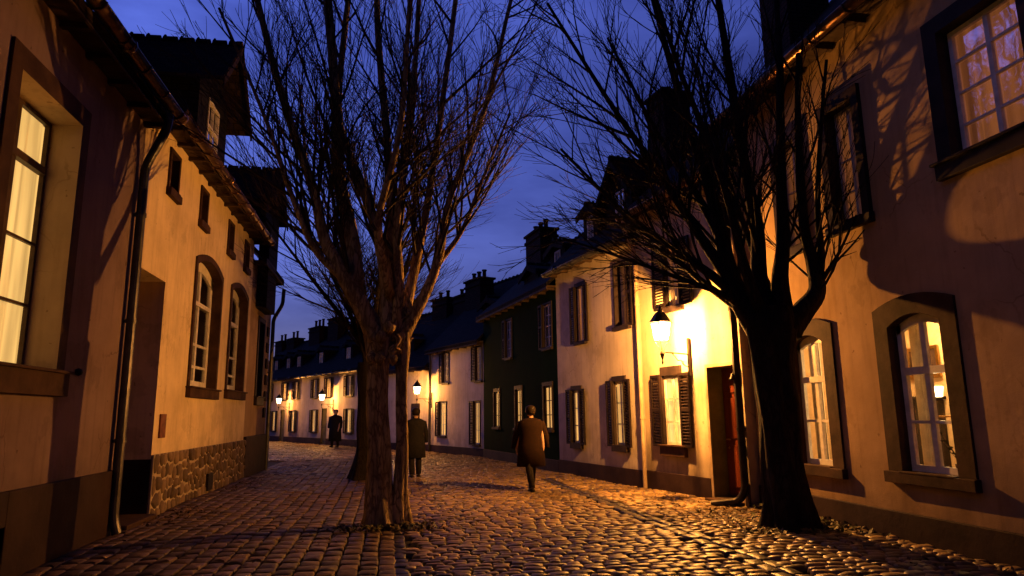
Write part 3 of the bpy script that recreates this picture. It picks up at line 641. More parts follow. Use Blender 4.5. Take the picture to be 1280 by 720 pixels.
mb = MB(); h.box(mb, DO[0], DO[1], -.36, -.30, .08, DO[3]); 
for a0, a1 in ((-.79, -.49), (-.44, -.14)):
    for z0, z1 in ((.25, 1.0), (1.12, 1.85), (1.95, 2.3)): h.box(mb, a0, a1, -.30, -.28, z0, z1)
dr = h.part('door', mb, 'door_red', bevel=.008)
k = MB(); k.tube([h.p(-.2, -.29, 1.1), h.p(-.2, -.23, 1.1), h.p(-.3, -.23, 1.1)], .014, 6); k.lathe(h.p(-.2, -.28, .95), [(.0, -.03), (.03, 0), (0, .03)], 8); h.part('door_handle', k, 'brass', dr)
mb = MB(); h.box(mb, DO[0]-.05, DO[1]+.05, -.3, .22, -.1, .07); h.part('door_step', mb, 'stone_trim', bevel=.015)
h.roof(-1.03, 2.2, 6.1, depth=6, pitch=44, end=.02, over=.3)
h.gutter(-1.0, 2.25, 6.0, o=.36)
h.downpipe([(2.2, .34, 5.9), (2.2, .3, 5.6), (2.2, .07, 5.2), (2.2, .07, 0.0)], .045, 'pipe_pale', [(2.2, .07, 4), (2.2, .07, 1.5)])
h.downpipe([(-1.0, .32, 5.95), (-1.0, .28, 5.6), (-1.0, .09, 5.2), (-1.0, .09, .28), (-.92, .17, .10), (-.62, .52, .04)], .065, 'iron', [(-1.0, .09, 3.4), (-1.0, .09, 1.3)])
h.chimney(3.0, 3.8, -1.5, 6.2, 9.75, 1, w_=.8, poth=.25)
# iron bell pull and door lantern beside the door
# --- second cream house
h = House(P0, P1, 'right', 'shuttered_house', 'pale shuttered house left of the lantern, with three glowing ground floor windows and a gabled dormer'); WA = h
h.root['label'] = 'pale shuttered house between the lantern house and the dark green house, with a gabled dormer'
G1 = (5.22, 5.72, .85, 2.2); G2 = (2.98, 3.5, .87, 2.33); UA = (4.83, 5.33, 3.45, 4.92); UB = (2.68, 3.25, 3.6, 5.08)
h.wall(2.2, 6.62, 5.6, [G1, G2, UA, UB], 'plaster_white2', depth=6)
for q in (G1, G2): h.window(q, 2, (.33, .66), trim=.045, trim_mat='dark_trim', depth=.03, lit='cur_warm', sill_h=.14, head=.08, shutters=((-1, .26), (1, .26)), bw=.026, fw=.06)
h.window(UA, 2, (.5,), trim=.045, trim_mat='dark_trim', depth=.03, lit='cur_peach', sill_h=.08, head=.06, shutters=((-1, .2), (1, .27)), bw=.018)
h.window(UB, 2, (.5,), trim=.06, trim_mat='dark_trim', depth=.14, lit='cur_peach', glass='glass_up', sill_h=.1, shutters=((-1, .24),), bw=.018)
h.plinth(2.2, 6.62, .38, 'base_dark', .04)
h.roof(2.2, 6.62, 5.6, depth=6, pitch=46, end=.02, over=.3)
h.gutter(2.25, 6.62, 5.5, o=.36, mat='pipe')
h.dormer(3.6, .62, 5.9, 7.15, 50, o=-.4, back=3, over=.18, front=.22, wh=(3.3, 3.75, 6.35, 7.1), wall='slate')
h.dormer(5.15, .4, 5.9, 7.0, 20, o=-.4, back=2.5, over=.15, front=.15, wh=(4.97, 5.3, 6.1, 6.9), wall='slate')

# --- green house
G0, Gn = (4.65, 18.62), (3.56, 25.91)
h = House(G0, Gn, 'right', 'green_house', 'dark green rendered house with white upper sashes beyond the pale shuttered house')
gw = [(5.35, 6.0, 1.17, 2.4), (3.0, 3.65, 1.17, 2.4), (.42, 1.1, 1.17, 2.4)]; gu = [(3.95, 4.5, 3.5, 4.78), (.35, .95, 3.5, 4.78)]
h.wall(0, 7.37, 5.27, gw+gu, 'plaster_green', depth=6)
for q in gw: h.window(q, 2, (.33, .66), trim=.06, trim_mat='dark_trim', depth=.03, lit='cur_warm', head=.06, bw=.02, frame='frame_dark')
for q in gu: h.window(q, 2, (.5, .25, .75), trim=.05, trim_mat='dark_trim', depth=.02, glass='glass_up', bw=.022, shutters=((1, .28),))
h.plinth(0, 7.37, .35, 'base_dark', .04)
h.roof(0, 7.37, 5.27, depth=6, pitch=42, end=.02, over=.3)
h.chimney(5.5, 7.1, -1.7, 5.8, 8.5, 3, w_=.7)
h.dormer(1.0, .6, 5.4, 6.55, 18, o=-.5, back=2.5, over=.2, front=.15, wh=(.75, 1.2, 5.75, 6.5), wall='slate')
h.dormer(3.6, .7, 5.4, 6.3, 20, o=-.6, back=2.5, over=.2, front=.15, wall='slate')

# --- second white house round the bend
H0, Hn = (3.56, 25.91), (1.82, 30.64)
h = House(H0, Hn, 'right', 'bend_house', 'white house on the bend with the middle lantern on its corner'); WH = h
hw_ = [(.3, .72, .5, 2.1), (3.35, 3.95, .75, 2.15)]; hu = [(.12, .55, 2.9, 4.2), (3.1, 3.6, 2.95, 4.2)]
h.wall(0, 5.04, 4.42, hw_+hu, 'plaster_white2', depth=6)
for q in hw_: h.window(q, 2, (.33, .66), trim=.05, trim_mat='dark_trim', depth=.02, lit='cur_warm', shutters=((1, .36),), bw=.018)
for q in hu: h.window(q, 2, (.25, .5, .75), trim=.05, trim_mat='dark_trim', depth=.02, lit='cur_dim', shutters=((1, .36),), bw=.018)
h.plinth(0, 5.04, .35, 'base_dark', .04)
h.roof(0, 5.04, 4.42, depth=6, pitch=46, end=.02, over=.3)
h.chimney(3.3, 4.8, -1.6, 5.2, 7.6, 3, w_=.7); h.chimney(5.1, 6.7, -1.9, 4.5, 7.2, 3, w_=.7)
h.dormer(.4, .6, 4.6, 5.9, 20, o=-.5, back=2.5, over=.2, front=.15, wh=(.2, .6, 5.1, 5.8), wall='slate')
h.downpipe([(4.95, .07, 4.3), (4.95, .07, 0)], .05, 'pipe')

# --- low cottage beyond it
h = House(Hn, (-.2, 34.6), 'right', 'low_cottage', 'low white cottage left of the bend house, half hidden behind the twin stem tree')
cw_ = [(1.1, 1.45, 1.2, 1.95)]; cd = (.9, 1.6, 0, 2.0)
h.wall(0, 4.4, 3.75, cw_, 'plaster_white2', depth=5)
h.window(cw_[0], 1, (.5,), trim=.2, trim_mat='dark_trim', depth=.05, lit='cur_warm', sill=False)
h.plinth(0, 4.4, .35, 'base_dark', .04); h.roof(0, 4.4, 3.75, depth=5, pitch=50, end=.02, over=.3)
h.chimney(1.9, 3.3, -2.0, 5.0, 7.3, 2, w_=.6)
h.dormer(3.0, .6, 4.0, 5.2, 20, o=-.5, back=2.5, over=.2, front=.15, wall='slate')

# --- far terrace closing the view
F0, Fn = (-1.59, 38.69), (-8.26, 50.86)
def far_house(a0, a1, name, label, ups, downs, doors, chims, dorms, plast):
    h = House(F0, Fn, 'right', name, label)
    hs = [(a-.32, a+.32, 2.75, 3.85) for a in ups]+[(a-.32, a+.32, .7, 2.0) for a in downs]
    dz = [(a-.38, a+.38, 0, 2.1) for a in doors]
    h.wall(a0, a1, 4.2, hs+dz, plast, depth=6)
    for a in ups: h.window((a-.32, a+.32, 2.75, 3.85), 2, (.5,), trim=.05, trim_mat='dark_trim', depth=.02, lit='cur_dim', shutters=((-1, .3), (1, .3)))
    for a in downs: h.window((a-.32, a+.32, .7, 2.0), 2, (.5,), trim=.05, trim_mat='dark_trim', depth=.02, lit='cur_warm', shutters=((-1, .3), (1, .3)))
    for a in doors:
        mb = MB(); h.box(mb, a-.38, a+.38, -.12, -.07, 0, 2.1)
        for z0, z1 in ((.2, .9), (1.0, 1.9)): h.box(mb, a-.28, a+.28, -.07, -.05, z0, z1)
        d = h.part('door', mb, 'door_olive'); k = MB(); k.lathe(h.p(a+.3, -.05, 1.0), [(0, -.03), (.03, 0), (0, .03)], 8); h.part('door_handle', k, 'brass', d)
    h.plinth(a0, a1, .35, 'base_dark', .04, gaps=[(a-.38, a+.38) for a in doors])
    h.roof(a0, a1, 4.2, depth=6, pitch=44, end=.02, over=.3)
    for c0, c1, z, n in chims: h.chimney(c0, c1, -2.4, 6.0, z, n, w_=.8, poth=.55)
    for d in dorms: h.dormer(d, .55, 4.4, 5.7, 20, o=-.5, back=2.3, over=.2, front=.15, wh=(d-.25, d+.25, 4.75, 5.6), wall='slate')
    h.gutter(a0, a1, 4.1, o=.36, mat='pipe')
    return h
FA = far_house(-3, 8.2, 'terrace_house', 'farthest white terrace house right of the two distant lanterns, nearest the big tree', [1.2, 3.9, 5.9, -1], [1.1, 5.9], [4.5], [(8.9-.6, 10.5-.6, 8.2, 2), (10.9-6.6, 13.0-6.6, 7.9, 3), (-.5, 1, 8.2, 2)], [6.4, 2.5], 'plaster_white2')
FB = far_house(8.2, 19, 'terrace_house', 'farthest white terrace house at the left end of the distant row, beside the drainpipe', [9.0, 10.9, 13.7, 16.5], [9.3, 12.7, 16.5], [11.2], [(11.3, 13.2, 7.9, 3), (16.0, 17.5, 7.5, 2), (19.3-.8, 20.8-.8, 7.5, 2)], [10, 11.9, 14.2], 'plaster_grey')

# ------------------------------------------------------------ lanterns
def lantern(name, loc, ang, label, power, hgt=.83, reach=.62, group='lit wall lanterns'):
    """origin on the wall at the bracket; local +x points out from the wall"""
    t = empty(name, loc, ang); tag(t, label, 'street lamp', group); k = hgt/.83
    b = MB(); b.box((0, -.03, -.42*k), (.03, .03, .32*k)); b.tube([(.02, 0, 0), (reach, 0, .03)], .014*k, 8)
    b.tube([(.02, 0, -.26*k), (.12, 0, -.22*k), (.2, 0, -.12*k), (.27, 0, -.13*k), (.33, 0, -.06*k), (.40, 0, .015)], .009, 6)
    b.tube([(.12, 0, -.22*k), (.17, 0, -.19*k), (.17, 0, -.14*k), (.13, 0, -.15*k)], .007, 6)
    b.lathe((reach, 0, -.10*k), [(.002, -.12*k), (.02, -.08*k), (.012, -.02*k), (.05*k, .1*k), (.035*k, .14*k)], 10)
    b.build('bracket', 'iron', t)
    z0 = .24*k; z1 = .60*k; r0, r1 = .13*k, .205*k; fr = MB(); c = (reach, 0, 0)
    for j in range(4):
        a = math.pi/4+j*math.pi/2; a2 = a+math.pi/2
        p0 = (c[0]+r0*math.cos(a), r0*math.sin(a), z0); p1 = (c[0]+r1*math.cos(a), r1*math.sin(a), z1)
        q0 = (c[0]+r0*math.cos(a2), r0*math.sin(a2), z0); q1 = (c[0]+r1*math.cos(a2), r1*math.sin(a2), z1)
        fr.tube([p0, p1], .009*k, 4); fr.tube([p0, q0], .011*k, 4); fr.tube([p1, q1], .012*k, 4)
        fr.tube([(c[0]+.03*math.cos(a), .03*math.sin(a), .03), (c[0]+.055*math.cos(a), .055*math.sin(a), .12*k), p0], .006*k, 4)
    fr.lathe((reach, 0, z1), [(.235*k, 0), (.22*k, .015*k), (.10*k, .19*k), (.05*k, .22*k), (.06*k, .235*k), (.03*k, .27*k), (.035*k, .29*k), (.004, .34*k)], 8)
    fr.build('lantern_frame', 'iron', t)
    g = MB()
    P_ = lambda r, z, j: (c[0]+(r-.004)*math.cos(math.pi/4+j*math.pi/2), (r-.004)*math.sin(math.pi/4+j*math.pi/2), z)
    for j in range(4): g.quad(P_(r0, z0+.005, j), P_(r0, z0+.005, j+1), P_(r1, z1-.005, j+1), P_(r1, z1-.005, j))
    g.build('lantern_glass', 'lglass', t, normals=False)
    m_ = MB(); m_.lathe((reach, 0, z0+.02), [(.02*k, 0), (.03*k, .06*k), (.045*k, .10*k), (.03*k, .17*k), (.01, .2*k)], 10); m_.build('lamp_mantle', 'bulb', t, smooth=True)
    light('lamp_light', (reach, 0, z0+.16*k), power, (1, .39, .068), .03, t)
    return t
def wallpoint(H_, a, z, o=.04):
    mw = Matrix.Translation(H_.root.location) @ Matrix.Rotation(H_.root.rotation_euler.z, 4, 'Z'); return mw @ Vector(H_.p(a, o, z)), H_.root.rotation_euler.z+math.pi/2
p, a = wallpoint(WB, .42, 2.72); lantern('wall_lantern', p, a, 'big lit iron lantern on a bracket beside the red door of the cream house', 3500)
p, a = wallpoint(WH, 4.76, 2.3); lantern('wall_lantern', p, a, 'small lit lantern on the white bend house, just right of the big tree trunk', 560, .75, .7)
p, a = wallpoint(FB, 10.0, 2.25); lantern('wall_lantern', p, a, 'tiny lit lantern on the far terrace, left one of the distant pair', 560, .8, .7)
p, a = wallpoint(FA, 3.2, 2.3); lantern('wall_lantern', p, a, 'tiny lit lantern on the far terrace, right one of the distant pair', 560, .8, .7)
# the sconce in the lamplit room
h = ROOM_HOUSE
sc = empty('wall_sconce', (6.3-SHADE[1], SHADE[0], SHADE[2])); tag(sc, 'small glowing sconce seen through the right arched window', 'lamp')
k = MB(); k.lathe((0, 0, 0), [(.15, -.07), (.17, .07)], 18); k.build('lamp_shade', 'shade', sc, smooth=True)
k = MB(); k.tube([(0, 0, -.09), (0, 0, -.28), (.1, 0, -.34), (.9, 0, -.34)], .012, 6); k.lathe((0, 0, -.3), [(.01, -.05), (.05, 0), (.02, .05)], 8); k.build('sconce_arm', 'brass', sc)
light('room_light', (0, 0, .0), 45, (1, .62, .24), .12, sc)
light('room_light', (7.9, 9.0, 2.9), 170, (1, .6, .22), .15)

cb = empty('cabinet', (8.3, 10.0, .3)); tag(cb, 'dark wooden cabinet inside the lamplit room, behind the right arched window', 'cabinet')
k = MB(); k.box((-.25, -.55, 0), (.28, .55, 1.45)); k.box((-.29, -.6, 1.45), (.29, .6, 1.5)); k.build('carcass', 'door_dark', cb, bevel=.01)
for y in (-.52, .02):
    k = MB(); k.box((-.27, y, .1), (-.252, y+.5, 1.38)); k.build('cabinet_door', 'door_dark', cb, bevel=.006)
fp = empty('framed_picture', (8.57, 9.75, 2.35)); tag(fp, 'gilt framed picture on the back wall of the lamplit room', 'picture')
k = MB()
for a in ((-.34, -.28, -.26, .26), (.28, .34, -.26, .26)): k.box((-.03, a[0], a[2]), (0, a[1], a[3]))
k.box((-.03, -.28, -.26), (0, .28, -.2)); k.box((-.03, -.28, .2), (0, .28, .26)); k.build('frame', 'brass', fp, bevel=.006)
k = MB(); k.box((-.012, -.28, -.2), (-.004, .28, .2)); k.build('canvas', 'stone_trim', fp)
pl = empty('potted_plant', (6.47, 6.98, .86)); tag(pl, 'small leafy potted plant on the sill inside the right arched window', 'plant')
k = MB(); k.lathe((0, 0, 0), [(.045, 0), (.065, .10), (.07, .12)], 14); k.build('pot', 'pot', pl, smooth=True)
k = MB(); q = random.Random(9)
for i in range(9):
    a = q.uniform(0, 6.28); L = q.uniform(.18, .42); pts = [(0, 0, .1)]+[(.05*math.cos(a)*j*.6+q.gauss(0, .008), .09*math.sin(a)*j*.6, .1+L*j/4) for j in (1, 2, 3, 4)]
    k.tube(pts, .003, 4)
    for x, y, z in pts[1:]:
        for _ in range(2):
            b = q.uniform(0, 6.28); l = q.uniform(.025, .05); k.add([(x, y, z), (x+l*.5*math.cos(b)-.01, y+l*.5*math.sin(b), z+.02), (x+l*.5*math.cos(b), y+l*math.sin(b), z+.01), (x+l*.5*math.cos(b)+.012, y+l*.5*math.sin(b), z-.01)], [(0, 1, 2, 3)])
k.build('foliage', 'leaf', pl, normals=False)

# bell pull and wrought iron fitting by the red door
p, a = wallpoint(WB, -.955, 2.2, 0)
t = empty('door_bell', p, a); tag(t, 'small iron bell on a bracket to the right of the red door', 'bell')
k = MB(); k.box((0, -.02, -.12), (.02, .02, .14)); k.tube([(.01, 0, .1), (.1, 0, .12), (.14, 0, .08)], .008, 6); k.build('bell_bracket', 'iron', t)
k = MB(); k.lathe((.14, 0, -.05), [(.07, 0), (.065, .02), (.04, .07), (.035, .1), (.01, .13)], 12); k.build('bell_cup', 'iron', t, smooth=True)
p, a = wallpoint(WB, -.95, 1.2, 0)
t = empty('iron_knocker', p, a); tag(t, 'scrolled black wrought iron fitting on the wall beside the red door', 'ironwork')
k = MB(); k.tube([(.03+.03*math.sin(i*.5), .05*math.cos(i*.9), -.3+i*.04) for i in range(16)], [.022-.0008*i for i in range(16)], 7); k.lathe((.05, 0, .12), [(.01, -.07), (.05, -.02), (.03, .03), (.045, .06), (.005, .1)], 10); k.build('iron_scroll', 'iron', t, smooth=True)

# ------------------------------------------------------------ ground and paving
g = MB(); g.box((-150, -60, -.6), (150, 200, -.02)); tag(g.build('ground', 'soil'), kind='structure')
def right_x(y):
    if y < 11.1: return 6.25
    if y < 18.62: return 5.95-(y-12.12)*.194
    if y < 25.91: return 4.65-(y-18.62)*.1495
    if y < 30.64: return 3.56-(y-25.91)*.368
    return 1.82-(y-30.64)*.51
def left_x(y): return -3.75 if y < 22.9 else -3.75-(y-22.9)*.9
def far_ok(x, y):
    return (y-38.69) < (x+1.59)*(-12.17/6.67)-.1 if x < -1.59 else y < 38.5
def paving(name, mat, rows, dom=.012, chamf=.22, tilt=.03):
    """rows: list of (cx, cy, lx, ly, rot)"""
    Rw = np.array(rows); n = len(Rw)
    base = []
    for r, (sx, sz) in enumerate(((1.0, -.02), (.95, .018), (.82, .025+dom*.5))):
        c = chamf if r else chamf*.8
        for (x, y) in ((-1, -1+c), (-1+c, -1), (1-c, -1), (1, -1+c), (1, 1-c), (1-c, 1), (-1+c, 1), (-1, 1-c)): base.append((x*sx, y*sx, sz))
    base.append((0, 0, .026+dom*.9)); base = np.array(base)
    V = np.repeat(base[None], n, 0)
    hv = RNG.normal(0, .08, (n, 25, 2)); hv[:, :8] = hv[:, 8:16]; V[:, :, :2] += hv
    V[:, :, 0] *= Rw[:, 2:3]/2; V[:, :, 1] *= Rw[:, 3:4]/2
    V[:, :, 2] += (V[:, :, 0]*RNG.normal(0, tilt, (n, 1))+V[:, :, 1]*RNG.normal(0, tilt, (n, 1))) + RNG.normal(0, .004, (n, 1))
    cr_, sr = np.cos(Rw[:, 4:5]), np.sin(Rw[:, 4:5]); X = V[:, :, 0]*cr_-V[:, :, 1]*sr+Rw[:, 0:1]; Y = V[:, :, 0]*sr+V[:, :, 1]*cr_+Rw[:, 1:2]
    # gentle unevenness of the whole street
    Z = V[:, :, 2]+.018*np.sin(X*1.1+Y*.37)+.014*np.sin(Y*1.3-X*.5)+.012
    V = np.stack([X, Y, Z], -1).reshape(-1, 3)
    F = []
    for r in range(2):
        for j in range(8): F.append((r*8+j, r*8+(j+1) % 8, (r+1)*8+(j+1) % 8, (r+1)*8+j))
    Q = np.array(F); Tt = np.array([(16+j, 16+(j+1) % 8, 24) for j in range(8)])
    off = (np.arange(n)*25)[:, None, None]; Q = (Q[None]+off).reshape(-1, 4); Tt = (Tt[None]+off).reshape(-1, 3)
    me = bpy.data.meshes.new(name); me.vertices.add(len(V)); me.vertices.foreach_set('co', V.ravel())
    loops = np.concatenate([Q.ravel(), Tt.ravel()]); me.loops.add(len(loops)); me.loops.foreach_set('vertex_index', loops)
    st = np.concatenate([np.arange(len(Q))*4, len(Q)*4+np.arange(len(Tt))*3]); me.polygons.add(len(st)); me.polygons.foreach_set('loop_start', st)
    me.polygons.foreach_set('use_smooth', np.ones(len(st), bool)); me.update(); me.validate()
    me.materials.append(M[mat]); o = bpy.data.objects.new(name, me); COL.objects.link(o); return tag(o, kind='structure')
def field(x0, x1, y0, y1, lx, ly, jl, ok, wob=0, gap=.012, rotj=.03):
    out = []; y = y0
    while y < y1:
        hgt = ly*random.uniform(.88, 1.14); x = x0-random.random()*lx; ph = random.random()*6
        while x < x1:
            w_ = lx*random.uniform(1-jl, 1+jl); cx, cy = x+w_/2, y+hgt/2+wob*math.sin(x*1.3+ph*.15)
            if x0-.02 < cx-w_/2+.1 and cx+w_/2-.1 < x1 and ok(cx, cy): out.append((cx, cy, w_-gap, hgt-gap, random.gauss(0, rotj)))
            x += w_
        y += hgt
    return out
rows = field(.28, 3.70, 3.5, 27, .20, .14, .35, lambda x, y: x < right_x(y)-.02, .02, rotj=.05)
rows += field(3.7, 6.3, 17, 27, .235, .165, .3, lambda x, y: x < right_x(y)+.05, .02)
rows += field(-9.5, 3.7, 27, 48, .26, .19, .3, lambda x, y: left_x(y) < x < right_x(y)+.05 and far_ok(x, y), .03)
paving('cobbled_road', 'cobble', rows, dom=.008)
# running bond setts along the street on the left
rows = [(y_, x_, a_, b_, r) for (x_, y_, a_, b_, r) in []]
x = -3.74
while x < .08:
    wd = .205*random.uniform(.93, 1.08); y = 3.0-random.random()*.3
    while y < 27:
        ln = .27*random.uniform(.85, 1.2); rows.append((x+wd/2, y+ln/2, wd-.012, ln-.012, random.gauss(0, .02))); y += ln
    x += wd
rows = [r for r in rows if r[0] > left_x(r[1])]
paving('sett_paving', 'setts', rows, dom=.006, chamf=.14, tilt=.02)
rows = []
for xx, ww in ((.175, .15),):
    y = 3.0
    while y < 27: ln = random.uniform(.24, .42); rows.append((xx, y+ln/2, ww, ln-.014, 0)); y += ln
for xx, ww in ((3.80, .16), (3.97, .15)):
    y = 3.0
    while y < 17: ln = random.uniform(.22, .36); rows.append((xx, y+ln/2, ww, ln-.014, random.gauss(0, .02))); y += ln
paving('gutter_strip', 'gutterst', rows, dom=.004)
rows = field(4.07, 6.27, 3.5, 17, .20, .15, .4, lambda x, y: x < right_x(y)+.05, .04, .016, .14)
paving('cobbled_pavement', 'cobble', rows, dom=.012, chamf=.35, tilt=.06)

# ------------------------------------------------------------ trees
def noise1(seed):
    rd = random.Random(seed); ph = [rd.uniform(0, 6.28) for _ in range(6)]
    def f(p, a): return 1+.10*math.sin(3*a+ph[0]+p.z*.9)+.06*math.sin(7*a+ph[1]+p.z*1.7)+.06*math.sin(p.z*5+ph[2]+a)+.035*math.sin(13*a+ph[3]-p.z*2.3)
    return f
def spline(pts, n):
    pts = [Vector(p) for p in pts]; out = []
    P_ = [pts[0]*2-pts[1]]+pts+[pts[-1]*2-pts[-2]]
    for i in range(1, len(P_)-2):
        for k in range(n):
            t = k/n; a, b, c, d = P_[i-1:i+3]; out.append(.5*((2*b)+(c-a)*t+(2*a-5*b+4*c-d)*t*t+(3*b-a-3*c+d)*t**3))
    out.append(pts[-1]); return out
class Tree:
    def __init__(s, name, loc, label, seed, bark='bark', group='bare pollarded trees', dens=1.45):
        s.rd = random.Random(seed); s.root = empty(name, loc); tag(s.root, label, 'tree', group); s.trunk = MB(); s.crown = MB(); s.loc = Vector(loc); s.nt = noise1(seed); s.bark = bark; s.dens = dens
    def limb(s, pts, r0, r1, n=5, sides=14, kids=0, klen=1.6, lvl=2, start=.25, up=.25, spread=1.0):
        c = spline(pts, n); k = len(c); rad = [r0+(r1-r0)*(i/(k-1))**.6 for i in range(k)]
        s.trunk.tube(c, rad, sides, jit=s.nt)
        s.kids(c, rad, kids, klen, lvl, start, up, spread)
    def kids(s, c, rad, num, klen, lvl, start, up, spread):
        rd = s.rd; k = len(c)
        num = int(num*s.dens)
        for q in range(num):
            t = start+(1-start)*(q+rd.random())/num; i = min(int(t*(k-1)), k-2); p = c[i].lerp(c[i+1], t*(k-1)-i); d = (c[i+1]-c[i]).normalized()
            ax = Vector((rd.gauss(0, 1), rd.gauss(0, 1), rd.gauss(0, .4))); ax = (ax-d*ax.dot(d)).normalized()
            ang = R(rd.uniform(20, 48))*spread; nd = (d*math.cos(ang)+ax*math.sin(ang)).normalized()
            L = klen*rd.uniform(.65, 1.25)*(1-.35*t); rr = min(rad[i]*.6, .008+L*.010)
            s.grow(p, nd, L, rr, lvl, up)
    def grow(s, p, d, L, r, lvl, up):
        rd = s.rd; n = max(4, int(L/.22)); pts = [p.copy()]; dd = d.copy(); st = L/n
        curl = Vector((rd.gauss(0, .05), rd.gauss(0, .05), 0))
        for i in range(n):
            dd = (dd+Vector((rd.gauss(0, .04), rd.gauss(0, .04), rd.gauss(0, .03)))+curl+Vector((0, 0, up*st*1.1))).normalized(); pts.append(pts[-1]+dd*st)
        tip = .0032 if lvl == 0 else max(.004, r*.3)
        rad = [r+(tip-r)*(i/n) for i in range(n+1)]
        s.crown.tube(pts, rad, 6 if r > .02 else (4 if r > .009 else 3), cap=False)
        if lvl > 0:
            num = int(L*(3.3 if lvl > 1 else 3.9))+1
            for q in range(num):
                t = .18+.82*(q+rd.random())/num; i = min(int(t*n), n-1); pp = pts[i].lerp(pts[i+1], t*n-i); d0 = (pts[i+1]-pts[i]).normalized()
                ax = Vector((rd.gauss(0, 1), rd.gauss(0, 1), rd.gauss(0, .5))); ax = (ax-d0*ax.dot(d0)).normalized(); ang = R(rd.uniform(12, 30))
                s.grow(pp, (d0*math.cos(ang)+ax*math.sin(ang)).normalized(), L*rd.uniform(.45, .85)*(1-.3*t), max(.0045, rad[i]*.5), lvl-1, up)
    def finish(s):
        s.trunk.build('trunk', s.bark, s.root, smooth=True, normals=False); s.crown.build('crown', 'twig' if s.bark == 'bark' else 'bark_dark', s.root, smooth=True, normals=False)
        print('tree', len(s.crown.f), len(s.trunk.f))
def flare(mb, base, radii, sides, jit, lob=.22, ph=0):
    """root flare: rings with lobes; radii = [(z, r)]"""
    vs = []; k = len(radii)
    for z, r in radii:
        for j in range(sides):
            a = 2*math.pi*j/sides; f = 1+(lob*math.sin(5*a+ph)+.1*math.sin(9*a+ph*2))*max(0, 1-z/.9)**2; f *= jit(Vector((0, 0, z)), a); cx, cy = base(z)
            vs.append((cx+r*f*math.cos(a), cy+r*f*math.sin(a), z))
    mb.add(vs, [(i*sides+j, i*sides+(j+1) % sides, (i+1)*sides+(j+1) % sides, (i+1)*sides+j) for i in range(k-1) for j in range(sides)])

# big twin stem tree
t = Tree('bare_tree', (0, 10.5, 0), 'big twin stem bare tree standing in the middle of the street', 3)
jt = t.nt
def prof(pr, n=22):
    out = []; zs = [pr[0][0]+(pr[-1][0]-pr[0][0])*(i/n)**1.4 for i in range(n+1)]
    for z in zs:
        for (z0, r0), (z1, r1) in zip(pr, pr[1:]):
            if z0 <= z <= z1+1e-6: out.append((z, r0+(r1-r0)*(z-z0)/(z1-z0))); break
    return out
flare(t.trunk, lambda z: (-.085-.04*min(z, 2), 0), prof([(-.1, .31), (.15, .25), (.5, .195), (1.2, .165), (2.3, .155), (2.8, .20)], 26), 40, jt, .16, 1.0)
flare(t.trunk, lambda z: (.175+.02*math.sin(z*1.7)+.012*z, .02-.01*z), prof([(-.1, .19), (.15, .15), (.5, .11), (1.2, .088), (2.2, .085), (2.6, .125), (2.85, .12)], 26), 28, jt, .2, 2.3)
for i in range(26):  # gnarls on the right stem head and under the fork
    rd = t.rd; z = rd.uniform(2.35, 3.25); c = Vector((.21+rd.gauss(0, .04), .0+rd.gauss(0, .05), z)); q = [c]
    for k in range(4): q.append(q[-1]+Vector((rd.gauss(.0, .05), rd.gauss(-.01, .04), rd.uniform(.03, .12))))
    t.trunk.tube(spline(q, 3), [.035-.002*k for k in range(13)][:len(spline(q, 3))], 7)
for i in range(9):
    rd = t.rd; a = rd.uniform(3.3, 6.0); c = (-.1+.2*math.cos(a), .19*math.sin(a), rd.uniform(2.3, 2.95)); t.trunk.lathe(c, [(.01, -.12), (.07, -.06), (.09, 0), (.06, .06), (.01, .1)], 9)
# limbs: guide points (x, y, z) relative to the base
t.limb([(-.1, 0, 2.6), (-.38, -.05, 3.15), (-.72, -.1, 3.7), (-1.0, -.1, 4.25), (-1.22, -.15, 5.1), (-1.75, -.3, 6.6), (-2.3, -.4, 8.6)], .19, .04, 5, 14, 15, 2.2)
t.limb([(-.55, -.05, 3.4), (-.62, .1, 4.4), (-.85, .2, 5.4), (-.95, .1, 6.8), (-1.15, .0, 8.6), (-1.3, 0, 10)], .15, .055, 5, 12, 14, 2.1)
t.limb([(-.08, 0, 2.6), (-.05, .0, 3.4), (-.22, .0, 4.4), (-.55, .1, 5.4), (-.9, .25, 6.6), (-.75, .3, 9.5)], .15, .04, 5, 14, 12, 2.0)
t.limb([(-.02, 0, 2.7), (.0, .1, 3.6), (.0, .15, 4.6), (-.1, .2, 6), (-.3, .3, 8), (-.4, .4, 10)], .14, .04, 5, 12, 12, 2.0)
t.limb([(.1, 0, 2.7), (.12, -.1, 3.6), (.08, -.2, 4.6), (.25, -.2, 6), (.35, -.1, 8), (.4, -.1, 10)], .10, .03, 5, 12, 12, 2.0)
t.limb([(.15, 0, 2.7), (.3, .1, 3.6), (.5, .1, 4.6), (.7, .1, 6), (.95, .0, 8.2), (1.1, 0, 10)], .11, .03, 5, 12, 14, 2.1)
t.limb([(.2, 0, 2.8), (.5, -.05, 3.4), (.75, -.1, 4.1), (.9, -.1, 5.0), (1.45, -.2, 6.5), (1.9, -.3, 8.5)], .11, .03, 5, 12, 15, 2.2)
t.limb([(-.7, -.1, 3.65), (-1.15, -.2, 4.1), (-1.5, -.3, 4.9), (-1.9, -.5, 6.0), (-2.6, -.7, 7.6)], .075, .02, 5, 9, 13, 2.0)
t.limb([(.7, -.1, 3.9), (1.1, .1, 4.5), (1.45, .3, 5.4), (2.0, .5, 6.8)], .06, .02, 5, 9, 12, 2.0)
t.limb([(.0, .1, 3.4), (.1, .6, 4.4), (.2, 1.2, 5.8), (.3, 1.6, 8)], .09, .03, 5, 10, 12, 2.2)
t.limb([(.0, -.1, 3.4), (-.2, -.6, 4.4), (.1, -1.0, 5.8), (.2, -1.2, 8)], .08, .03, 5, 10, 10, 1.9)
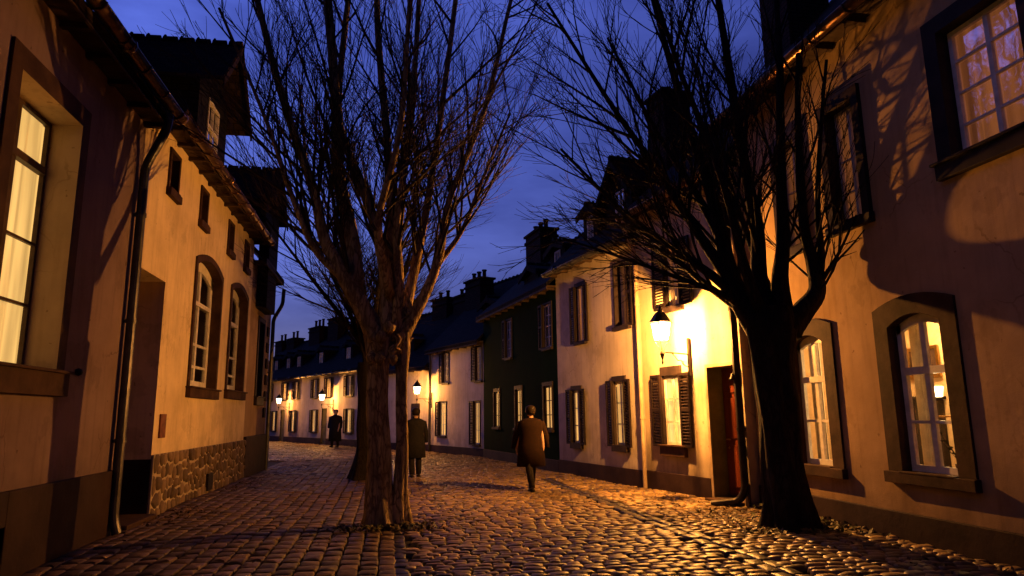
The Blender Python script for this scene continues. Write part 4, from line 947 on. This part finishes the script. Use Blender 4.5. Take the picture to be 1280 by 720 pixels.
t.limb([(-.4, .1, 3.3), (-.9, .6, 4.2), (-1.4, 1.1, 5.5), (-1.7, 1.4, 7.5)], .07, .02, 5, 9, 11, 2.0)
t.finish()

# silhouette tree before the right house
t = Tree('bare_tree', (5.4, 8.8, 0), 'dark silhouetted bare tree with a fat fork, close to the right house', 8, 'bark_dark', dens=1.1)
jt = t.nt
flare(t.trunk, lambda z: (-.03-.07*math.sin(min(z, 3)*.6), 0), prof([(-.1, .44), (.12, .36), (.4, .30), (.9, .275), (1.6, .27), (2.3, .275), (2.75, .33), (3.05, .28)], 26), 36, jt, .14, .4)
t.limb([(-.15, 0, 2.6), (-.45, .05, 3.1), (-.62, .1, 3.7), (-.75, .2, 4.8), (-1.1, .3, 6.4), (-1.5, .4, 8.5)], .24, .03, 5, 14, 15, 2.0)
t.limb([(-.05, .05, 2.7), (-.13, .1, 3.4), (-.12, .1, 4.3), (-.2, .2, 5.6), (-.35, .2, 7.5), (-.5, .2, 9.5)], .18, .035, 5, 14, 14, 1.9)
t.limb([(.1, -.05, 2.7), (.10, -.05, 3.4), (.16, -.1, 4.0), (.18, -.2, 5.2), (.25, -.3, 6.8), (.3, -.3, 8.6)], .175, .03, 5, 14, 13, 1.7)
t.limb([(.15, -.05, 2.75), (.38, -.1, 3.0), (.60, -.15, 3.28), (.58, -.15, 3.7), (.45, -.2, 4.2), (.42, -.3, 5.4), (.45, -.5, 7.0)], .22, .03, 5, 14, 10, 1.5, up=.35)
t.limb([(.60, -.15, 3.35), (.68, -.2, 3.75), (.66, -.25, 4.4), (.55, -.6, 5.3), (.5, -1.0, 6.4)], .085, .02, 5, 9, 8, 1.2)
t.limb([(.64, -.18, 3.4), (.76, -.3, 3.62), (.78, -.55, 3.85), (.78, -.9, 4.2)], .05, .012, 5, 8, 5, .5, lvl=1)
t.limb([(.68, -.25, 3.5), (.72, -.5, 3.66), (.74, -.8, 3.80), (.76, -1.05, 3.95)], .028, .008, 4, 6, 2, .3, lvl=0)
t.limb([(-.5, .05, 3.2), (-.9, .1, 3.55), (-1.4, .2, 3.95), (-2.1, .3, 4.5), (-3.0, .3, 5.4)], .10, .018, 5, 10, 16, 1.8, up=.15)
t.limb([(-.45, .0, 3.05), (-.85, -.05, 3.25), (-1.4, .0, 3.45), (-2.2, .1, 3.75), (-3.1, .2, 4.05)], .07, .012, 5, 9, 16, 1.3, up=.08)
t.limb([(-.6, .1, 3.5), (-.95, .2, 4.1), (-1.5, .2, 5.0), (-2.3, .2, 6.2), (-3.2, .1, 7.6)], .11, .02, 5, 10, 16, 2.0, up=.2)
t.limb([(-.62, .1, 3.9), (-.85, .4, 4.8), (-1.3, .8, 6.0), (-1.9, 1.2, 7.8)], .09, .02, 5, 10, 13, 1.9)
t.limb([(-.3, -.1, 3.0), (-.6, -.3, 3.7), (-1.0, -.6, 4.8), (-1.6, -.8, 6.2), (-2.2, -1.0, 8)], .10, .02, 5, 10, 14, 1.9)
t.limb([(.1, .1, 3.0), (.05, .5, 4.0), (-.1, .9, 5.4), (-.3, 1.2, 7.4)], .10, .02, 5, 10, 12, 1.6)
t.limb([(-.4, .1, 3.0), (-.8, .5, 3.5), (-1.2, 1.1, 4.2), (-1.9, 1.8, 5.2)], .08, .015, 5, 9, 13, 1.6, up=.15)
t.finish()

# slender tree behind
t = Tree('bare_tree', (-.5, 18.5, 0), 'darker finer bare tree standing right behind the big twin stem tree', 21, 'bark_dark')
flare(t.trunk, lambda z: (0, 0), prof([(-.1, .5), (.2, .4), (.7, .33), (1.6, .29), (3.0, .28)], 18), 24, t.nt, .14, .4)
for i in range(11):
    a = 2*math.pi*i/11+.3; rr = 1.5+.8*(i % 3)
    t.limb([(0, 0, 2.6), (.25*math.cos(a), .25*math.sin(a), 3.5), (.5*rr*math.cos(a), .5*rr*math.sin(a), 5.2), (rr*math.cos(a)*1.1, rr*math.sin(a)*1.1, 7.6)], .14, .02, 4, 9, 13, 2.1, up=.12)
t.finish()

# ------------------------------------------------------------ weeds and leaves (nobody could count them)
def leaves(name, mat, spots, label, size=.045, lift=.05):
    mb = MB(); rd = random.Random(5)
    for cx, cy, sx, sy, n in spots:
        for _ in range(n):
            x, y = rd.gauss(cx, sx), rd.gauss(cy, sy); z = .045+rd.random()*lift; a = rd.uniform(0, 6.28); e = rd.uniform(-.5, .9); l = size*rd.uniform(.5, 1.4)
            d = Vector((math.cos(a)*math.cos(e), math.sin(a)*math.cos(e), math.sin(e))); q = Vector((-math.sin(a), math.cos(a), rd.uniform(-.3, .3)))
            p = Vector((x, y, z)); mb.add([p-d*l, p+q*l*.45+Vector((0, 0, .006)), p+d*l, p-q*l*.45], [(0, 1, 2, 3)])
    o = mb.build(name, mat, normals=False); tag(o, label, 'plants', kind='stuff'); return o
leaves('weeds', 'leaf', [(-.35, 10.2, .22, .12, 260), (.35, 10.15, .22, .12, 220), (0, 10.1, .3, .1, 200), (4.9, 8.6, .2, .15, 150), (5.9, 8.8, .2, .2, 260), (5.4, 8.35, .35, .12, 200), (6.1, 9.8, .08, .8, 200), (5.2, 9.6, .3, .4, 120)], 'low green weeds sprouting between stones round the tree bases')
leaves('fallen_leaves', 'dead', [(-3.3, 13.0, .25, .9, 260), (-3.4, 16, .2, 2, 200), (5.6, 7.5, .4, 1.5, 150), (.8, 10.3, .8, .4, 60), (-1, 9.8, .8, .5, 60), (5.2, 10.5, .5, .6, 90)], 'scattered brown dead leaves lying on the cobbles by the walls', .04, .012)

# ------------------------------------------------------------ people
def person(loc, rz, label, hgt, coat, stride=.25, wide=1.0, long_=.95, bag=False):
    t = empty('person', loc, rz); tag(t, label, 'person'); k = hgt/1.75
    V = []; E = []; Rr = []
    def vtx(x, y, z, r): V.append((x*k, y*k, z*k)); Rr.append(r*k); return len(V)-1
    def chain(st, pts):
        last = st
        for q in pts: i = vtx(*q); E.append((last, i)) if last is not None else None; last = i
        return last
    pel = vtx(0, 0, .95, .135); ch = chain(pel, [(0, .0, 1.12, .12), (0, .01, 1.3, .145)]); nk = chain(ch, [(0, .0, 1.44, .09), (0, .0, 1.51, .055)])
    chain(nk, [(0, .015, 1.58, .085), (0, .015, 1.66, .10), (0, .0, 1.72, .065)])
    for sd in (-1, 1):
        st = stride*sd; chain(pel, [(.09*sd, st*.15, .88, .10), (.10*sd, st*.5+.03, .50, .062), (.10*sd, st*.9-.02, .11, .042), (.10*sd, st*.9-.03, .05, .042), (.11*sd, st*.9+.10, .03, .038), (.11*sd, st*.9+.17, .025, .025)])
        w_ = chain(ch, [(.17*sd, 0, 1.39, .07), (.22*sd, -st*.3, 1.13, .047), (.235*sd, -st*.5+.06, .90, .034), (.235*sd, -st*.5+.09, .83, .034)])
        hx, hy = .235*sd, -st*.5+.10
        for i_, (fy, fl) in enumerate(((-.025, .075), (-.008, .085), (.010, .08), (.026, .065))):
            chain(w_, [(hx, hy+fy, .79, .010), (hx-.01*sd, hy+fy+.005, .79-fl*.55, .009), (hx-.025*sd, hy+fy+.008, .79-fl, .008)])
        chain(w_, [(hx-.02*sd, hy+.035, .80, .011), (hx-.03*sd, hy+.045, .765, .009)])
    me = bpy.data.meshes.new('body'); me.from_pydata(V, E, []); o = bpy.data.objects.new('body', me); COL.objects.link(o); o.parent = t; me.materials.append(M['skin'])
    sk = o.modifiers.new('skin', 'SKIN')
    if not me.skin_vertices: 
        bm = bmesh.new(); bm.from_mesh(me); bm.verts.layers.skin.verify(); bm.to_mesh(me); bm.free()
    for i, s_ in enumerate(me.skin_vertices[0].data): s_.radius = (Rr[i], Rr[i]); s_.use_root = (i == 0)
    sk.use_smooth_shade = True; sb = o.modifiers.new('sub', 'SUBSURF'); sb.levels = 1; sb.render_levels = 1
    fc = MB(); fc.lathe((0, .115*k, 1.62*k), [(.004, .03*k), (.016*k, -.01*k), (.012*k, -.02*k)], 6)
    for sd in (-1, 1): fc.lathe((sd*.098*k, .005*k, 1.635*k), [(.004, -.03*k), (.018*k, 0), (.004, .03*k)], 6)
    fc.build('nose_and_ears', 'skin', t, smooth=True)
    hr = MB(); hr.lathe((0, -.01*k, 1.66*k), [(.085*k, -.10*k), (.108*k, -.03*k), (.112*k, .02*k), (.09*k, .075*k), (.04*k, .10*k), (.004, .105*k)], 14, sy=1.05)
    for v in range(len(hr.v)):      # keep the face free of hair
        x, y, z = hr.v[v]
        if y > .05*k and z < 1.69*k: hr.v[v] = (x, .04*k, z)
    hr.build('hair', 'hair', t, smooth=True)
    ct = MB(); lo = .95-long_*.45
    W_ = wide; ct.lathe((0, 0, 0), [(.06*k, 1.50*k), (.12*k*W_, 1.47*k), (.21*k*W_, 1.42*k), (.215*k*W_, 1.30*k), (.19*k*W_, 1.1*k), (.205*k*W_, .95*k), (.235*k*W_, lo*k), (.22*k*W_, lo*k)], 20, sy=.68)
    for sd in (-1, 1): ct.tube([(.17*sd*k*W_, 0, 1.40*k), (.225*sd*k*W_, -stride*sd*.3*k, 1.13*k), (.24*sd*k*W_, (-stride*sd*.5+.06)*k, .88*k)], [.08*k, .066*k, .052*k], 12)
    ct.tube([(0, .02*k, 1.46*k), (0, .03*k, 1.53*k)], [.085*k, .075*k], 12)
    ct.build('coat', coat, t, smooth=True)
    tr = MB()
    for sd in (-1, 1):
        st = stride*sd; tr.tube([(.085*sd*k, st*.1*k, .92*k), (.10*sd*k, (st*.5+.03)*k, .50*k), (.10*sd*k, (st*.9-.02)*k, .09*k)], [.105*k, .078*k, .062*k], 12)
    tr.build('trousers', 'cloth_dark', t, smooth=True)
    for sd in (-1, 1):
        st = stride*sd; s_ = MB(); s_.tube([(.10*sd*k, (st*.9-.09)*k, .045*k), (.10*sd*k, (st*.9)*k, .055*k), (.11*sd*k, (st*.9+.1)*k, .04*k), (.11*sd*k, (st*.9+.19)*k, .03*k)], [.04*k, .05*k, .045*k, .026*k], 10); s_.build('shoe', 'shoe', t, smooth=True)
    return t
person((3.0, 14.5, .02), R(8), 'person in a wide brown coat walking away in front of the dark green house', 1.76, 'coat_brown', .32, 1.35, 1.0)
person((.72, 18.3, .02), R(10), 'person in black standing just right of the big tree trunk', 1.78, 'coat_black', .08, 1.15, 1.0)
person((-2.75, 38.0, .02), R(160), 'tiny person in a long black coat before the far terrace', 1.95, 'coat_black', .12, 1.4, 1.5)
